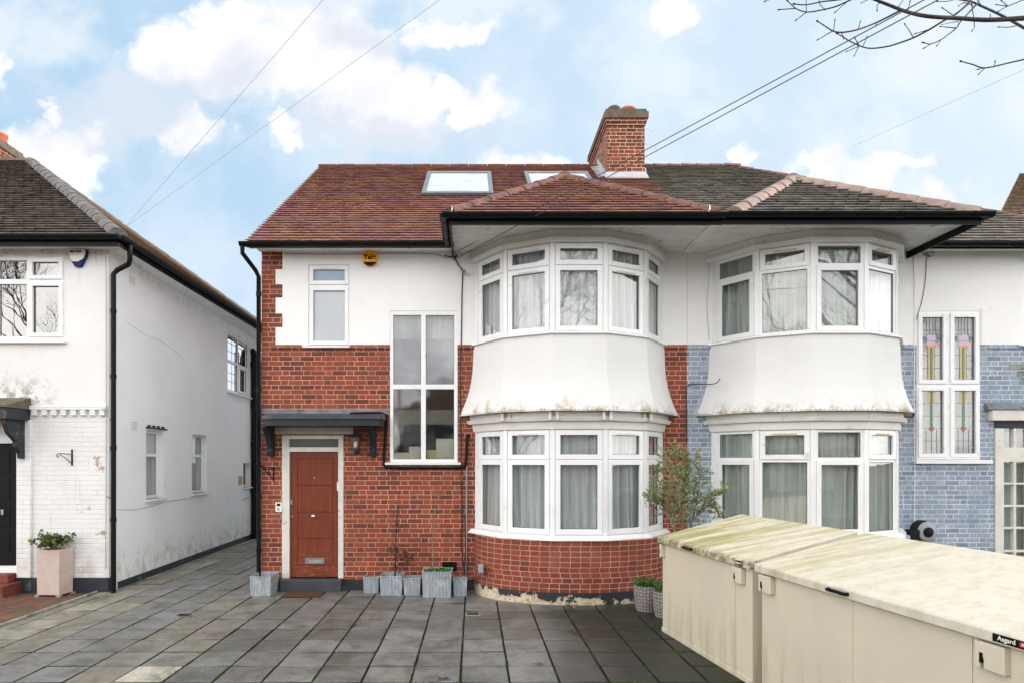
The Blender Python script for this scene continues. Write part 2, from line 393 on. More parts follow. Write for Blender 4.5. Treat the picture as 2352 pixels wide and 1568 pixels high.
def leafmat(name, a, b, c):
    m, t, bs, o = material(name); tn = t.attr('tint')
    rp = t.node('ShaderNodeValToRGB', Fac=tn); el = rp.color_ramp.elements
    el[0].color = a; el[1].color = c; e = el.new(.5); e.color = b
    finish(t, bs, rp.outputs[0], .5, None, 0, .4)
    tr = t.node('ShaderNodeBsdfTranslucent', Color=rp.outputs[0]); mx = t.node('ShaderNodeMixShader', i0=.25)
    t.l.new(bs.outputs[0], mx.inputs[1]); t.l.new(tr.outputs[0], mx.inputs[2]); t.l.new(mx.outputs[0], o.inputs[0]); MATS[name] = m
leafmat('olive_leaf', rgb(82, 100, 58), rgb(128, 144, 92), rgb(188, 194, 150))
leafmat('shrub_leaf', rgb(34, 54, 22), rgb(74, 98, 38), rgb(150, 152, 78))
leafmat('herb_leaf', rgb(38, 74, 26), rgb(66, 110, 40), rgb(104, 140, 60))
leafmat('dead_leaf', rgb(54, 34, 30), rgb(84, 50, 42), rgb(116, 78, 56))
leafmat('moss_green', rgb(34, 54, 18), rgb(52, 80, 24), rgb(78, 110, 34))
leafmat('grass_blade', rgb(50, 96, 22), rgb(76, 130, 34), rgb(110, 160, 60))

def glassmat(name, tint=(1, 1, 1, 1), refl=2.4, base=.05, rough=0.0, wob=.03):
    m, t, b, o = material(name); t.n.remove(b); P = t.pos()
    nr = t.bump(t.noise(P, 1.7, 2), wob, .05)
    fr = t.node('ShaderNodeFresnel', IOR=1.45, Normal=nr).outputs[0]
    bf = t.node('ShaderNodeNewGeometry').outputs['Backfacing']
    fac = t.m('MULTIPLY', t.m('ADD', t.m('MULTIPLY', fr, refl), base, clamp=True), t.m('SUBTRACT', 1.0, bf))
    g = t.node('ShaderNodeBsdfGlossy', Color=(1, 1, 1, 1), Roughness=rough, Normal=nr); tr = t.node('ShaderNodeBsdfTransparent', Color=tint)
    mx = t.node('ShaderNodeMixShader', i0=fac); t.l.new(tr.outputs[0], mx.inputs[1]); t.l.new(g.outputs[0], mx.inputs[2])
    t.l.new(mx.outputs[0], o.inputs[0]); MATS[name] = m
glassmat('glass', (.93, .95, .95, 1), 2.4, .03)
glassmat('glass_strong', (.8, .85, .88, 1), 3.0, .10)
glassmat('dusky_glass', (.80, .82, .80, 1), 2.0, .05, .06, .1)
def frostmat(name, c, r=.35, tr=.5):
    m, t, b, o = material(name); P = t.pos()
    finish(t, b, c, r, t.bump(t.noise(P, 3, 3), .1, .02), 0, .9)
    tl = t.node('ShaderNodeBsdfTranslucent', Color=c); mx = t.node('ShaderNodeMixShader', i0=tr)
    t.l.new(b.outputs[0], mx.inputs[1]); t.l.new(tl.outputs[0], mx.inputs[2]); t.l.new(mx.outputs[0], o.inputs[0]); MATS[name] = m
frostmat('frosted_glass', (.50, .53, .56, 1), .08, .1)
glassmat('grey_film_glass', (.86, .88, .9, 1), 2.0, .04, .1, .1)
simple('film_grey', (.26, .27, .29, 1), .4, .2, 2.5)
frostmat('blue_obscure', (.20, .30, .42, 1), .06, .1)
frostmat('smoke_glass', (.14, .145, .14, 1), .1, .2)
def clothmat(name, c, c2=None):
    m, t, b, o = material(name); P = t.pos()
    st = t.noise(t.scalev(P, 30, 30, 1.2), 1.0, 4)
    cc = t.mix(t.ramp(st, .35, .65), c, tuple(x * .8 for x in c[:3]) + (1,))
    finish(t, b, cc, .9, None, 0, .1)
    tl = t.node('ShaderNodeBsdfTranslucent', Color=cc); mx = t.node('ShaderNodeMixShader', i0=.35)
    t.l.new(b.outputs[0], mx.inputs[1]); t.l.new(tl.outputs[0], mx.inputs[2]); t.l.new(mx.outputs[0], o.inputs[0]); MATS[name] = m
clothmat('net_curtain', (.86, .88, .88, 1)); clothmat('net_curtain_grey', (.70, .73, .69, 1)); clothmat('blind_cloth', (.7, .72, .72, 1))
for nm, c in (('lead_came', rgb(120, 118, 120)), ('pink_glass', rgb(190, 166, 194)), ('yellow_glass', rgb(200, 168, 88)), ('green_glass', rgb(78, 122, 92)),
              ('blue_glass', rgb(70, 84, 150)), ('amber_glass', rgb(150, 74, 34)), ('salmon_glass', rgb(224, 128, 100))):
    simple(nm, c, .2, .05, 6)

def wood_door():
    m, t, b, o = material('wood_door'); P = t.pos()
    g = t.noise(t.scalev(P, 34, 34, 2.2), 1.0, 6, .65); w = t.noise(t.scalev(P, 3, 3, 1.2), 1.3, 4); s = t.noise(t.scalev(P, 10, 10, 60), 1.0, 4, .6)
    X, Y, Z = t.sep(P)
    col = t.mix(t.ramp(g, .3, .7), rgb(104, 46, 26), rgb(124, 58, 34)); col = t.mix(t.ramp(w, .4, .7, 0, .6), col, rgb(104, 50, 34))
    wear = t.m('MULTIPLY', t.ramp(s, .52, .75), t.ramp(t.m('ADD', Z, t.m('MULTIPLY', w, .8)), 1.25, .55, 0, .55))
    col = t.mix(wear, col, rgb(196, 152, 124))
    finish(t, b, col, .5, t.bump(g, .15, .004), 0, .3); MATS['wood_door'] = m
wood_door()
def slab_mat():
    m, t, b, o = material('slab'); P = t.pos(); tn = t.attr('tint')
    rp = t.node('ShaderNodeValToRGB', Fac=tn); e = rp.color_ramp; e.interpolation = 'LINEAR'
    el = e.elements; el[0].position = 0; el[0].color = rgb(80, 79, 75); el[1].position = 1; el[1].color = rgb(188, 181, 165)
    for p, c in ((.25, rgb(104, 102, 98)), (.45, rgb(128, 127, 127)), (.6, rgb(108, 107, 95)), (.72, rgb(124, 117, 106)), (.85, rgb(130, 127, 112))): q = el.new(p); q.color = c
    n = t.noise(P, 3.5, 7, .68, .5); f = t.noise(P, 28, 5, .7); L = t.noise(P, .55, 4)
    ve = t.noise(t.vm('ADD', P, (5, 9, 2)), 2.6, 6, .7, 1.6); vein = t.ramp(t.m('ABSOLUTE', t.m('SUBTRACT', ve, .5)), .0, .02, 1, 0)
    col = t.mix(t.ramp(n, .42, .66, 0, .6), rp.outputs[0], rgb(70, 68, 60)); col = t.mix(t.ramp(f, .52, .72, 0, .5), col, rgb(150, 148, 142)); col = t.mix(t.m('MULTIPLY', vein, .35), col, rgb(46, 44, 40))
    col = t.mix(t.ramp(t.noise(P, 1.3, 5, .65), .5, .68, 0, .45), col, rgb(130, 131, 134)); col = t.mix(t.ramp(t.noise(t.vm('ADD', P, (2, 4, 0)), 1.9, 5, .65), .52, .68, 0, .5), col, rgb(62, 62, 52))
    X, Y, Z = t.sep(P)
    # the algae-blackened corner beside the metal sheds
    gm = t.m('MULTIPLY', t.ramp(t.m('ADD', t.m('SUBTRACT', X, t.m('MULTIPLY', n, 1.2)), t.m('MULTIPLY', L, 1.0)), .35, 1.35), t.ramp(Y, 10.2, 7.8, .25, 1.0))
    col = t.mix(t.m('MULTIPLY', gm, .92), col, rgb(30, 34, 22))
    finish(t, b, col, t.ramp(L, .3, .7, .38, .62), t.bump(t.m('ADD', n, t.m('MULTIPLY', f, .3)), .45, .012), 0, .45); MATS['slab'] = m
slab_mat()
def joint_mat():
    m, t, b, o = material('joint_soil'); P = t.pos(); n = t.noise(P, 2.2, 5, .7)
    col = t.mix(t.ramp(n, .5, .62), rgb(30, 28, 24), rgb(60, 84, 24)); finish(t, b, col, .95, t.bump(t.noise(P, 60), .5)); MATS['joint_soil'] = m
joint_mat()
def shed_mats():
    for nm, lid in (('shed_cream', 0), ('shed_lid_mossy', 1), ('shed_lid_pale', 2)):
        m, t, b, o = material(nm); P = t.pos(); X, Y, Z = t.sep(P)
        n = t.noise(P, 1.5, 5); f = t.noise(P, 70, 4)
        if lid == 0:
            st = t.noise(t.scalev(P, 9, 9, 1.0), 1.0, 5, .6)
            col = t.mix(t.ramp(n, .3, .7), rgb(205, 196, 175), rgb(197, 189, 169))
            gm = t.m('MULTIPLY', t.ramp(st, .42, .68), t.ramp(t.m('ADD', Z, t.m('MULTIPLY', n, .5)), .95, .4, 0, .4)); col = t.mix(gm, col, rgb(142, 142, 104)); rr = .45
        else:
            # run-off streaks along the slope of the lid
            Q = t.comb(t.m('ADD', t.m('MULTIPLY', X, .139), t.m('MULTIPLY', Y, .99)), t.m('MULTIPLY', t.m('ADD', t.m('MULTIPLY', X, .99), t.m('MULTIPLY', Y, -.139)), .13), 0.0)
            st = t.noise(Q, 6.5, 6, .68); mot = t.noise(P, 9, 6, .7, .6)
            col = t.mix(t.ramp(mot, .4, .68, 0, .6), rgb(208, 202, 186), rgb(184, 174, 152))
            far = t.ramp(t.m('ADD', Y, t.m('MULTIPLY', st, .8)), 5.3 if lid == 1 else 4.0, 7.4 if lid == 1 else 7.2)
            gm = t.m('MULTIPLY', t.ramp(st, .40, .6), far); col = t.mix(t.m('MULTIPLY', gm, .85), col, rgb(140, 134, 50))
            if lid == 1:
                lipm = t.m('MULTIPLY', t.ramp(Z, 1.15, 1.12), t.ramp(t.noise(P, 16, 5, .7), .4, .6)); col = t.mix(t.m('MULTIPLY', lipm, .8), col, rgb(96, 94, 70))
            rr = .55
        sc = t.noise(t.scalev(P, 3, 3, 14), 2.0, 6, .75); col = t.mix(t.ramp(sc, .66, .72, 0, .35), col, rgb(150, 142, 122))
        sp_ = t.noise(P, 55, 3, .6); col = t.mix(t.ramp(sp_, .72, .76, 0, .5), col, rgb(96, 84, 66))
        hb = t.m('ADD', t.m('MULTIPLY', t.noise(P, 1.6, 2), 6.0), t.m('MULTIPLY', f, .3))
        finish(t, b, col, rr if lid else .36, t.bump(hb, .25, .006), 0, .45); MATS[nm] = m
shed_mats()
def galv():
    m, t, b, o = material('galvanised'); P = t.pos(); u, v, _ = t.sep(t.uv())
    w = t.m('SINE', t.m('MULTIPLY', u, 2 * math.pi / .022)); ww = t.ramp(t.m('ADD', w, t.m('MULTIPLY', t.m('SUBTRACT', t.noise(P, 50, 3), .5), 1.4)), -.8, .8)
    n = t.noise(t.scalev(P, 10, 10, 4), 1.5, 5, .7)
    col = t.mix(ww, rgb(96, 118, 140), rgb(182, 187, 190)); col = t.mix(t.ramp(n, .45, .7, 0, .7), col, rgb(200, 198, 190)); col = t.mix(t.ramp(t.noise(P, 4, 5, .7), .58, .7, 0, .5), col, rgb(104, 96, 84))
    finish(t, b, col, .6, t.bump(ww, .7, .006), .1, .4); MATS['galvanised'] = m
galv()
def honey():
    m, t, b, o = material('honeycomb_concrete'); P = t.pos()
    vo = t.node('ShaderNodeTexVoronoi', {'feature': 'DISTANCE_TO_EDGE'}, Vector=t.uv(), Scale=22.0, Randomness=.35).outputs[0]
    k = t.ramp(vo, .03, .22); col = t.mix(k, rgb(104, 98, 94), rgb(150, 142, 138)); col = t.mix(t.ramp(t.noise(P, 12, 5), .5, .75, 0, .5), col, rgb(100, 98, 84))
    finish(t, b, col, .85, t.bump(k, .8, .012)); MATS['honeycomb_concrete'] = m
honey()
def worn_plinth():
    m, t, b, o = material('worn_plinth'); P = t.pos(); X, Y, Z = t.sep(P)
    n = t.noise(P, 5.5, 6, .7)
    lim = t.ramp(X, .1, 2.5, .42, .64, False)
    msk = t.ramp(t.m('SUBTRACT', t.m('ADD', n, t.ramp(Z, .17, .0, -.08, .10)), lim), -.004, .012)
    col = t.mix(t.ramp(t.noise(P, 22, 4), .4, .7), rgb(206, 192, 168), rgb(160, 144, 118))
    col = t.mix(msk, (.016, .021, .03, 1), col)
    finish(t, b, col, .7, t.bump(msk, -.6, .01)); MATS['worn_plinth'] = m
worn_plinth()

# ------------------------------------------------------------------ the ground
g = M(); g.poly([(-400, -400, -.05), (400, -400, -.05), (400, 600, -.05), (-400, 600, -.05)])
tag(g.build('ground', 'ground_soil'), kind='structure')
g = M(); g.poly([(-120, -16, -.03), (120, -16, -.03), (120, -7, -.03), (-120, -7, -.03)])
tag(g.build('road', 'asphalt'), kind='structure')
g = M(); g.box(-120, 120, -7, -4.6, -.2, .0); tag(g.build('pavement', 'pavement'), kind='structure')
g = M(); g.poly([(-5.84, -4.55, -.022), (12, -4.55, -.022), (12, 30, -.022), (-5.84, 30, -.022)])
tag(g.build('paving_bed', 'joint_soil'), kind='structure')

sl = M(); rnd = random.Random(3)
pw, pd = .4575, .4525; X00 = -.124; YR0 = 5.69
def slab(x0, x1, y0, y1, tint):
    gap = .0105; bv = .006; z = rnd.uniform(-.003, .002); tx = rnd.uniform(-.003, .003); ty = rnd.uniform(-.002, .002)
    x0 += gap + rnd.uniform(-.002, .003); x1 -= gap + rnd.uniform(-.002, .003); y0 += gap * 1.1; y1 -= gap * 1.1
    A = [(x0, y0), (x1, y0), (x1, y1), (x0, y1)]; B = [(x0 + bv, y0 + bv), (x1 - bv, y0 + bv), (x1 - bv, y1 - bv), (x0 + bv, y1 - bv)]
    zz = [z - tx - ty, z + tx - ty, z + tx + ty, z - tx + ty]
    sl.ct = tint
    a = [sl.vert((p[0], p[1], -.03)) for p in A]; b_ = [sl.vert((p[0], p[1], q - .005)) for p, q in zip(A, zz)]; c = [sl.vert((p[0], p[1], q)) for p, q in zip(B, zz)]
    for k in range(4):
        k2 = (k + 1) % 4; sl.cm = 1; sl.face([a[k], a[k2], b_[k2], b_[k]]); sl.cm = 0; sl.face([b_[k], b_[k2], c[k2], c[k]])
    sl.face(c)
i0 = -13
for i in range(i0, 26):
    x0 = X00 + i * pw; x1 = x0 + pw
    if x0 < -5.83 + .02: x0 = -5.80
    if x1 < -5.7: continue
    for j in range(-23, 52):
        y0 = YR0 + j * pd; y1 = y0 + pd
        if y0 > 18.6: continue
        xc = (x0 + x1) / 2; yc = (y0 + y1) / 2
        if xc > -3.35 and yc > 9.9: continue
        if xc > 3.2 and yc > 8.2: continue
        r = rnd.random()
        if xc < -5.3: tnt = .80 + r * .12
        elif xc < -4.9 and yc > 6.2 and yc < 9.3: tnt = .70 + r * .18
        elif -3.85 < xc < -2.9 and yc < 9.2: tnt = .68 + r * .10
        elif xc < -3.0 and yc > 9.2: tnt = .30 + r * .38
        elif xc < -3: tnt = .28 + r * .14
        else: tnt = .12 + r * .30
        if abs(xc + 3.1) < .3 and 5.65 < yc < 6.1: tnt = 1.0
        if abs(xc + 3.55) < .3 and 5.0 < yc < 5.6: tnt = .95
        if -.9 < xc < 1.4 and 4.8 < yc < 7.4: tnt = min(.46, tnt + .12)
        if xc < -3.3 and 9.9 < yc and rnd.random() < .3: slab(x0, xc, y0, y1, tnt); slab(xc, x1, y0, y1, tnt + .05)
        else: slab(x0, x1, y0, y1, tnt)
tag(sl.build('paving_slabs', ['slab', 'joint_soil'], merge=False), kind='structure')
g = M(); g.box(-30, -5.86, -4.6, 9.61, -.06, -.012); tag(g.build('brick_paving', 'patio_brick'), kind='structure')
k = M()
for j in range(16):
    y0 = -4.5 + j * .9; k.box(-5.865 + rnd.uniform(-.004, .004), -5.815, y0 + .004, y0 + .892, -.05, .022 + rnd.uniform(-.004, .004))
tag(k.build('kerb_edging', 'kerb_stone', bevel=.01), kind='structure')
# moss in the joints, weeds and litter
mm = M(); rnd = random.Random(12)
def leaf(m, p, d, L, w, up=None):
    p = V3(p); d = V3(d).normalized(); s = d.cross(up or V3((rnd.uniform(-1, 1), rnd.uniform(-1, 1), rnd.uniform(-.2, 1))))
    if s.length < 1e-3: s = d.orthogonal()
    s.normalize(); n = s.cross(d)
    m.ct = rnd.random()
    a, b, c, e = p, p + d * L * .5 + s * w * .5 + n * w * .12, p + d * L, p + d * L * .5 - s * w * .5 + n * w * .12
    m.poly([a, b, c, e])
for _ in range(9000):
    i = rnd.randint(-9, 6); j = rnd.randint(-2, 8)
    if rnd.random() < .6: p = (X00 + i * pw + rnd.gauss(0, .005), rnd.uniform(5.0, 9.4))
    else: p = (rnd.uniform(-4, 2.2), YR0 + j * pd + rnd.gauss(0, .004))
    if noise.noise(V3((p[0] * 1.1, p[1] * 1.6, 4))) < .16: continue
    leaf(mm, (p[0], p[1], -.012), (rnd.gauss(0, .6), rnd.gauss(0, .6), 1), rnd.uniform(.012, .026), .012)
tag(mm.build('moss', 'moss_green', merge=False), 'bright green moss growing in the joints of the slabs', 'moss', kind='stuff')

# ------------------------------------------------------------------ roof helper
CP, SP = math.cos(math.atan(.727)), math.sin(math.atan(.727))
def tiles(m, O, U, V, xl, xr, vmax, gauge=.14, tw=.165, t=.038, seed=1):
    rn = random.Random(seed); O, U, V = V3(O), V3(U).normalized(), V3(V).normalized(); N = U.cross(V).normalized()
    i = 0
    while i * gauge < vmax - .01:
        v0 = i * gauge; v1 = min(v0 + gauge, vmax); off = .5 * (i % 2) * tw
        L = min(xl(v0), xl(v1)); Rr = max(xr(v0), xr(v1))
        a = math.floor((L - off) / tw) * tw + off
        while a < Rr:
            b = a + tw
            l0, r0, l1, r1 = max(a, xl(v0)), min(b, xr(v0)), max(a, xl(v1)), min(b, xr(v1))
            if r0 - l0 > .004 or r1 - l1 > .004:
                r0, r1 = max(r0, l0), max(r1, l1)
                tt = t + rn.uniform(-.003, .003); sk = rn.uniform(-.003, .003); dv = rn.uniform(-.003, .003)
                P = lambda u, v, n: O + U * u + V * v + N * n
                g_ = .002 if rn.random() < .8 else .005
                A, B = P(l0 + g_, v0 + dv, tt + sk), P(r0 - g_, v0 + dv, tt - sk)
                C, D = P(r1 - .001, v1 + .045, .002), P(l1 + .001, v1 + .045, .002)
                E, G = P(l0 + g_, v0 + dv, tt + sk - .015), P(r0 - g_, v0 + dv, tt - sk - .015)
                m.poly([P(r0 - g_, v0 + .05, tt - .026), G, E, P(l0 + g_, v0 + .05, tt - .026)], [(l0 + .003, v0 + .06)] * 4)
                uvc = [(l0 + .003, v0 + .004), (r0 - .003, v0 + .004), (r1 - .003, v1 - .004), (l1 + .003, v1 - .004)]
                m.poly([A, B, C, D], uvc); m.poly([E, G, B, A], [uvc[0], uvc[1], uvc[1], uvc[0]])
            a = b
        i += 1
    m.poly([O + U * xl(0) - N * .004, O + U * xr(0) - N * .004, O + U * xr(vmax) + V * vmax - N * .004, O + U * xl(vmax) + V * vmax - N * .004])
def ridge(m, a, b, r=.11, seg=.40, up=V3((0, 0, 1)), taper=.012, n=9, drop=.35):
    a, b = V3(a), V3(b); d = (b - a); Ln = d.length; d.normalize(); s = d.cross(up).normalized(); w = s.cross(d).normalized()
    k = max(1, round(Ln / seg)); rn = random.Random(int(Ln * 100))
    for i in range(k):
        p0 = a + d * (Ln * i / k); p1 = a + d * (Ln * (i + 1) / k + .02); j = rn.uniform(-.006, .006)
        rows = []
        for p, rr in ((p0, r + taper), (p1, r - .002)):
            rows.append([p + s * math.cos(math.pi * q / (n - 1)) * rr + w * (math.sin(math.pi * q / (n - 1)) * rr * .9 + j - r * drop) for q in range(n)])
        ix = m.loft(rows); m.face(ix[0][::-1]); m.face(ix[1])
def gutter(m, a, b, r=.062, ends=True):
    a, b = V3(a), V3(b); d = (b - a).normalized(); s = d.cross(V3((0, 0, 1))).normalized(); n = 12
    pf = [(math.cos(math.pi + math.pi * k / n) * r, math.sin(math.pi + math.pi * k / n) * r) for k in range(n + 1)]
    pf2 = [(x * .93, y * .93 + .001) for x, y in pf[::-1]]
    m.prism(pf + pf2, a, s, V3((0, 0, 1)), d, (b - a).length)
    L = (b - a).length; k = max(1, int(L / .9))
    for i in range(k + 1):
        p = a + d * (L * (i + .3) / (k + .6)); rr = r * 1.09
        pf3 = [(math.cos(math.pi + math.pi * q / n) * rr, math.sin(math.pi + math.pi * q / n) * rr) for q in range(n + 1)]
        m.prism(pf3 + pf, p, s, V3((0, 0, 1)), d, .035 if i % 2 else .09)
    for e in (a, b):
        m.poly([e + s * x + V3((0, 0, y)) for x, y in pf])

# ------------------------------------------------------------------ bay helper
HWS = (.377, 1.03, 1.447); YS = (8.81, 9.13, 9.71)
def corners(c):
    return [V3((c - HWS[2], YS[2], 0)), V3((c - HWS[1], YS[1], 0)), V3((c - HWS[0], YS[0], 0)), V3((c + HWS[0], YS[0], 0)), V3((c + HWS[1], YS[1], 0)), V3((c + HWS[2], YS[2], 0))]
def offset_line(pts, d, ywall=Y0):
    segs = []
    for a, b in zip(pts, pts[1:]):
        t = (b - a).normalized(); n = V3((t.y, -t.x, 0)); segs.append((a + n * d, t))
    out = []
    def hit(s1, s2):
        (p, r), (q, s) = s1, s2; cr = r.x * s.y - r.y * s.x
        k = ((q.x - p.x) * s.y - (q.y - p.y) * s.x) / cr; return p + r * k
    p, r = segs[0]; out.append(p + r * ((ywall - p.y) / r.y))
    for s1, s2 in zip(segs, segs[1:]): out.append(hit(s1, s2))
    p, r = segs[-1]; out.append(p + r * ((ywall - p.y) / r.y))
    return out
def band(m, pts, d, z0, z1, d1=None):
    """solid ring following the bay between heights z0 and z1, overhanging by d at the bottom (d1 at the top)"""
    o0 = offset_line(pts, d); o1 = offset_line(pts, d1 if d1 is not None else d); i0 = offset_line(pts, -.10)
    up = lambda L, z: [V3((p.x, p.y, z)) for p in L]
    m.loft([up(i0, z0), up(o0, z0), up(o1, z1), up(i0, z1), up(i0, z0)])
def bay_window(house, c, z0, z1, seam, cfg, mat, vents, label=None, curtain=None):
    """frame of five facets with posts; cfg[k] = (top sash?, bottom sash?)"""
    pts = corners(c); fr = M(); facets = []
    for a, b in zip(pts, pts[1:]): facets.append((Facet((a.x, a.y), (b - a)), (b - a).length))
    for k, p in enumerate(pts):
        d = (pts[min(k + 1, 5)] - pts[max(k - 1, 0)]).normalized(); n = V3((d.y, -d.x, 0)); w = .034
        q = [p - d * w + n * .012, p + d * w + n * .012, p + d * w - n * .07, p - d * w - n * .07]
        fr.hexa([V3((v.x, v.y, z0)) for v in q] + [V3((v.x, v.y, z1)) for v in q])
    specs = []
    for k, (fc, L) in enumerate(facets):
        e0, e1 = .034, .034
        if k == 0: e0 = .07
        if k == 4: e1 = .07
        T, B = cfg[k]
        tr = (e0 + .02, L - e1 - .02, seam + .018, z1 - .025); br = (e0 + .02, L - e1 - .02, z0 + .03, seam - .018)
        holes = []
        for rc, sash in ((tr, T), (br, B)):
            if not sash: rc = (rc[0] + .02, rc[1] - .02, rc[2] + .015, rc[3] - .02)
            holes.append(rc); specs.append((fc, rc, sash, rc is tr))
        fc.plate(fr, [(.02, L - .02, z0, z1)], holes, -.06, 0)
    w = fr.build('bay_window', mat, house, bevel=.004, label=label)
    for fc, rc, sash, top in specs:
        u0, u1, a, b = rc
        if sash:
            s = M(); e = .012; st = .058
            fc.plate(s, [(u0 - e, u1 + e, a - e, b + e)], [(u0 + st, u1 - st, a + st, b - st)], -.03, .018)
            s.build('sash', mat, w, bevel=.006)
            gu = (u0 + st, u1 - st, a + st, b - st)
        else: gu = rc
        g = M(); fc.box(g, gu[0] - .004, gu[1] + .004, gu[2] - .004, gu[3] + .004, -.028, -.022); g.cm = 1
        fc.plate(g, [(gu[0] - .002, gu[1] + .002, gu[2] - .002, gu[3] + .002)], [(gu[0] + .005, gu[1] - .005, gu[2] + .005, gu[3] - .005)], -.0215, -.012)
        g.build('pane', ['glass', 'dark_grey'], w)
        # black glazing gasket
    for k, (fc, L) in enumerate(facets):
        for vt in vents:
            if vt[0] == k:
                zc = (z1 - .062) if vt[1] == 't' else (seam - .055)
                v = M(); fc.box(v, L / 2 - .16, L / 2 + .16, zc - .009, zc + .009, .016, .028); v.build('trickle_vent', vt[2], w)
    if curtain:
        pl = offset_line(pts, -.115); cm = M(); rn = random.Random(int(c * 10 + z0)); rows = [[], []]; tot = 0
        path = []
        for a, b in zip(pl, pl[1:]):
            L = (b - a).length; n_ = int(L / .012)
            t = (b - a).normalized(); nn = V3((t.y, -t.x, 0))
            for i in range(n_):
                path.append((a + (b - a) * (i / n_), nn, tot + L * i / n_))
            tot += L
        zs = [z0 - .05 + (z1 - z0 + .04) * q / 6 for q in range(7)]
        R_ = []
        for qi, z in enumerate(zs):
            row = []
            for p, nn, s_ in path:
                amp = (.026 + .016 * (1 - qi / 6)) * (.55 + .8 * noise.noise(V3((s_ * 2.2, c, 0))) ** 2 * 4)
                row.append(V3((p.x, p.y, z)) + nn * (math.sin(s_ * 48 + 5 * noise.noise(V3((s_ * 3, c, z * .15)))) * amp + math.sin(s_ * 23 + c) * amp * .6))
            R_.append(row)
        cm.loft(R_)
        cu = cm.build('net_curtain', curtain[0], None, smooth=60); tag(cu, curtain[1], 'curtain', 'net curtains in the bays')
    return w
def skirt(house, c, mat):
    pts = corners(c); m = M(); rows = []; zt, zb = 3.875, 2.735
    for k in range(15):
        t = k / 14; z = zt + (zb - zt) * t; d = .03 + .035 * t + .155 * max(0, (t - .25) / .75) ** 2.4
        L = offset_line(pts, d, Y0 - .002)
        # each facet split so it is not a razor edge
        r = []
        for a, b in zip(L, L[1:]):
            for q in (0, .06, .3, .5, .7, .94): r.append(a.lerp(b, q))
        r.append(L[-1])
        # soften the arrises
        rr = [r[0]] + [r[i] * .9 + (r[i - 1] + r[i + 1]) * .05 for i in range(1, len(r) - 1)] + [r[-1]]
        rows.append([V3((p.x, p.y, z)) for p in rr])
    rows.reverse(); m.loft(rows)
    L = [V3((p.x, p.y, zb)) for p in rows[0]]; inn = offset_line(pts, -.02)
    under = []
    for a, b in zip(inn, inn[1:]):
        for q in (0, .06, .3, .5, .7, .94): under.append(V3((a.lerp(b, q).x, a.lerp(b, q).y, zb + .001)))
    under.append(V3((inn[-1].x, inn[-1].y, zb + .001)))
    m.loft([under, L])
    o = m.build('bay_skirt', mat, house, smooth=12)
    # corrugated tile edge
    e = M(); pl = offset_line(pts, .215, Y0 - .003); top, bot = [], []; s_ = 0
    for a, b in zip(pl, pl[1:]):
        n_ = max(2, int((b - a).length / .008))
        for i in range(n_):
            p = a.lerp(b, i / n_); s_ += (b - a).length / n_; w = .006 * math.sin(s_ * 2 * math.pi / .06)
            top.append(V3((p.x, p.y, zb + .016 + w))); bot.append(V3((p.x, p.y, zb + .001 + w)))
    inner = [V3((p.x * .985 + c * .015, p.y + .03, p.z)) for p in bot]; innt = [V3((p.x * .985 + c * .015, p.y + .03, p.z)) for p in top]
    e.loft([inner, bot, top, innt]); e.build('tile_edge', 'lead', o)
    return o
def bay_base(house, c, mat):
    a, b = 1.475, 1.0; n = 40; rows0, rows1, uu = [], [], []; s = 0; prev = None
    def curve(d, z):
        return [V3((c - (a + d) * math.cos(math.pi * k / n), Y0 - (b + d) * math.sin(math.pi * k / n) ** .92, z)) for k in range(n + 1)]
    m = M(); A = curve(0, .17); B = curve(0, .905); s = [0]
    for k in range(n): s.append(s[-1] + (A[k + 1] - A[k]).length)
    ia = [m.vert(p) for p in A]; ib = [m.vert(p) for p in B]
    for k in range(n): m.face([ia[k], ia[k + 1], ib[k + 1], ib[k]], [(s[k], .17), (s[k + 1], .17), (s[k + 1], .905), (s[k], .905)])
    m.face(ib)
    w = m.build('bay_wall', mat, house, smooth=30)
    p = M(); p.loft([curve(-.02, -.04), curve(.012, -.04), curve(.012, .168), curve(-.02, .172)]); p.build('plinth', 'worn_plinth' if c < 3 else 'plinth_black', w, smooth=40)
    return w

def window(house, fc, rect, panes, mat='upvc', n=(-.05, .012), sill=None, glass='glass', name='window', bev=.004, label=None):
    """panes: list of (u0,u1,z0,z1,sash,glass?)"""
    f = M(); holes = []
    for p in panes:
        st = .05 if p[4] else 0; holes.append((p[0] - st, p[1] + st, p[2] - st, p[3] + st))
    fc.plate(f, [rect], holes, n[0], n[1]); w = f.build(name, mat, house, bevel=bev, label=label)
    for p in panes:
        if p[4]:
            s = M(); e = .062; fc.plate(s, [(p[0] - e, p[1] + e, p[2] - e, p[3] + e)], [tuple(p[:4])], n[0] + .02, n[1] + .02); s.build('sash', mat, w, bevel=.005)
        g = M(); fc.box(g, p[0] - .004, p[1] + .004, p[2] - .004, p[3] + .004, n[0] + .028, n[0] + .034); g.cm = 1
        fc.plate(g, [(p[0] - .002, p[1] + .002, p[2] - .002, p[3] + .002)], [(p[0] + .005, p[1] - .005, p[2] + .005, p[3] - .005)], n[0] + .0345, n[0] + .042)
        g.build('pane', [p[5] if len(p) > 5 else glass, 'dark_grey'], w)
    if sill:
        s = M(); fc.box(s, *sill); s.build('sill', 'upvc_old', w, bevel=.006)
    return w
front = Facet((0, Y0), (1, 0))
def fr(x0, x1, y0, y1, Y=Y0): return (fx(x0, Y), fx(x1, Y), fz(y1, Y), fz(y0, Y))   # pixel box -> wall rectangle

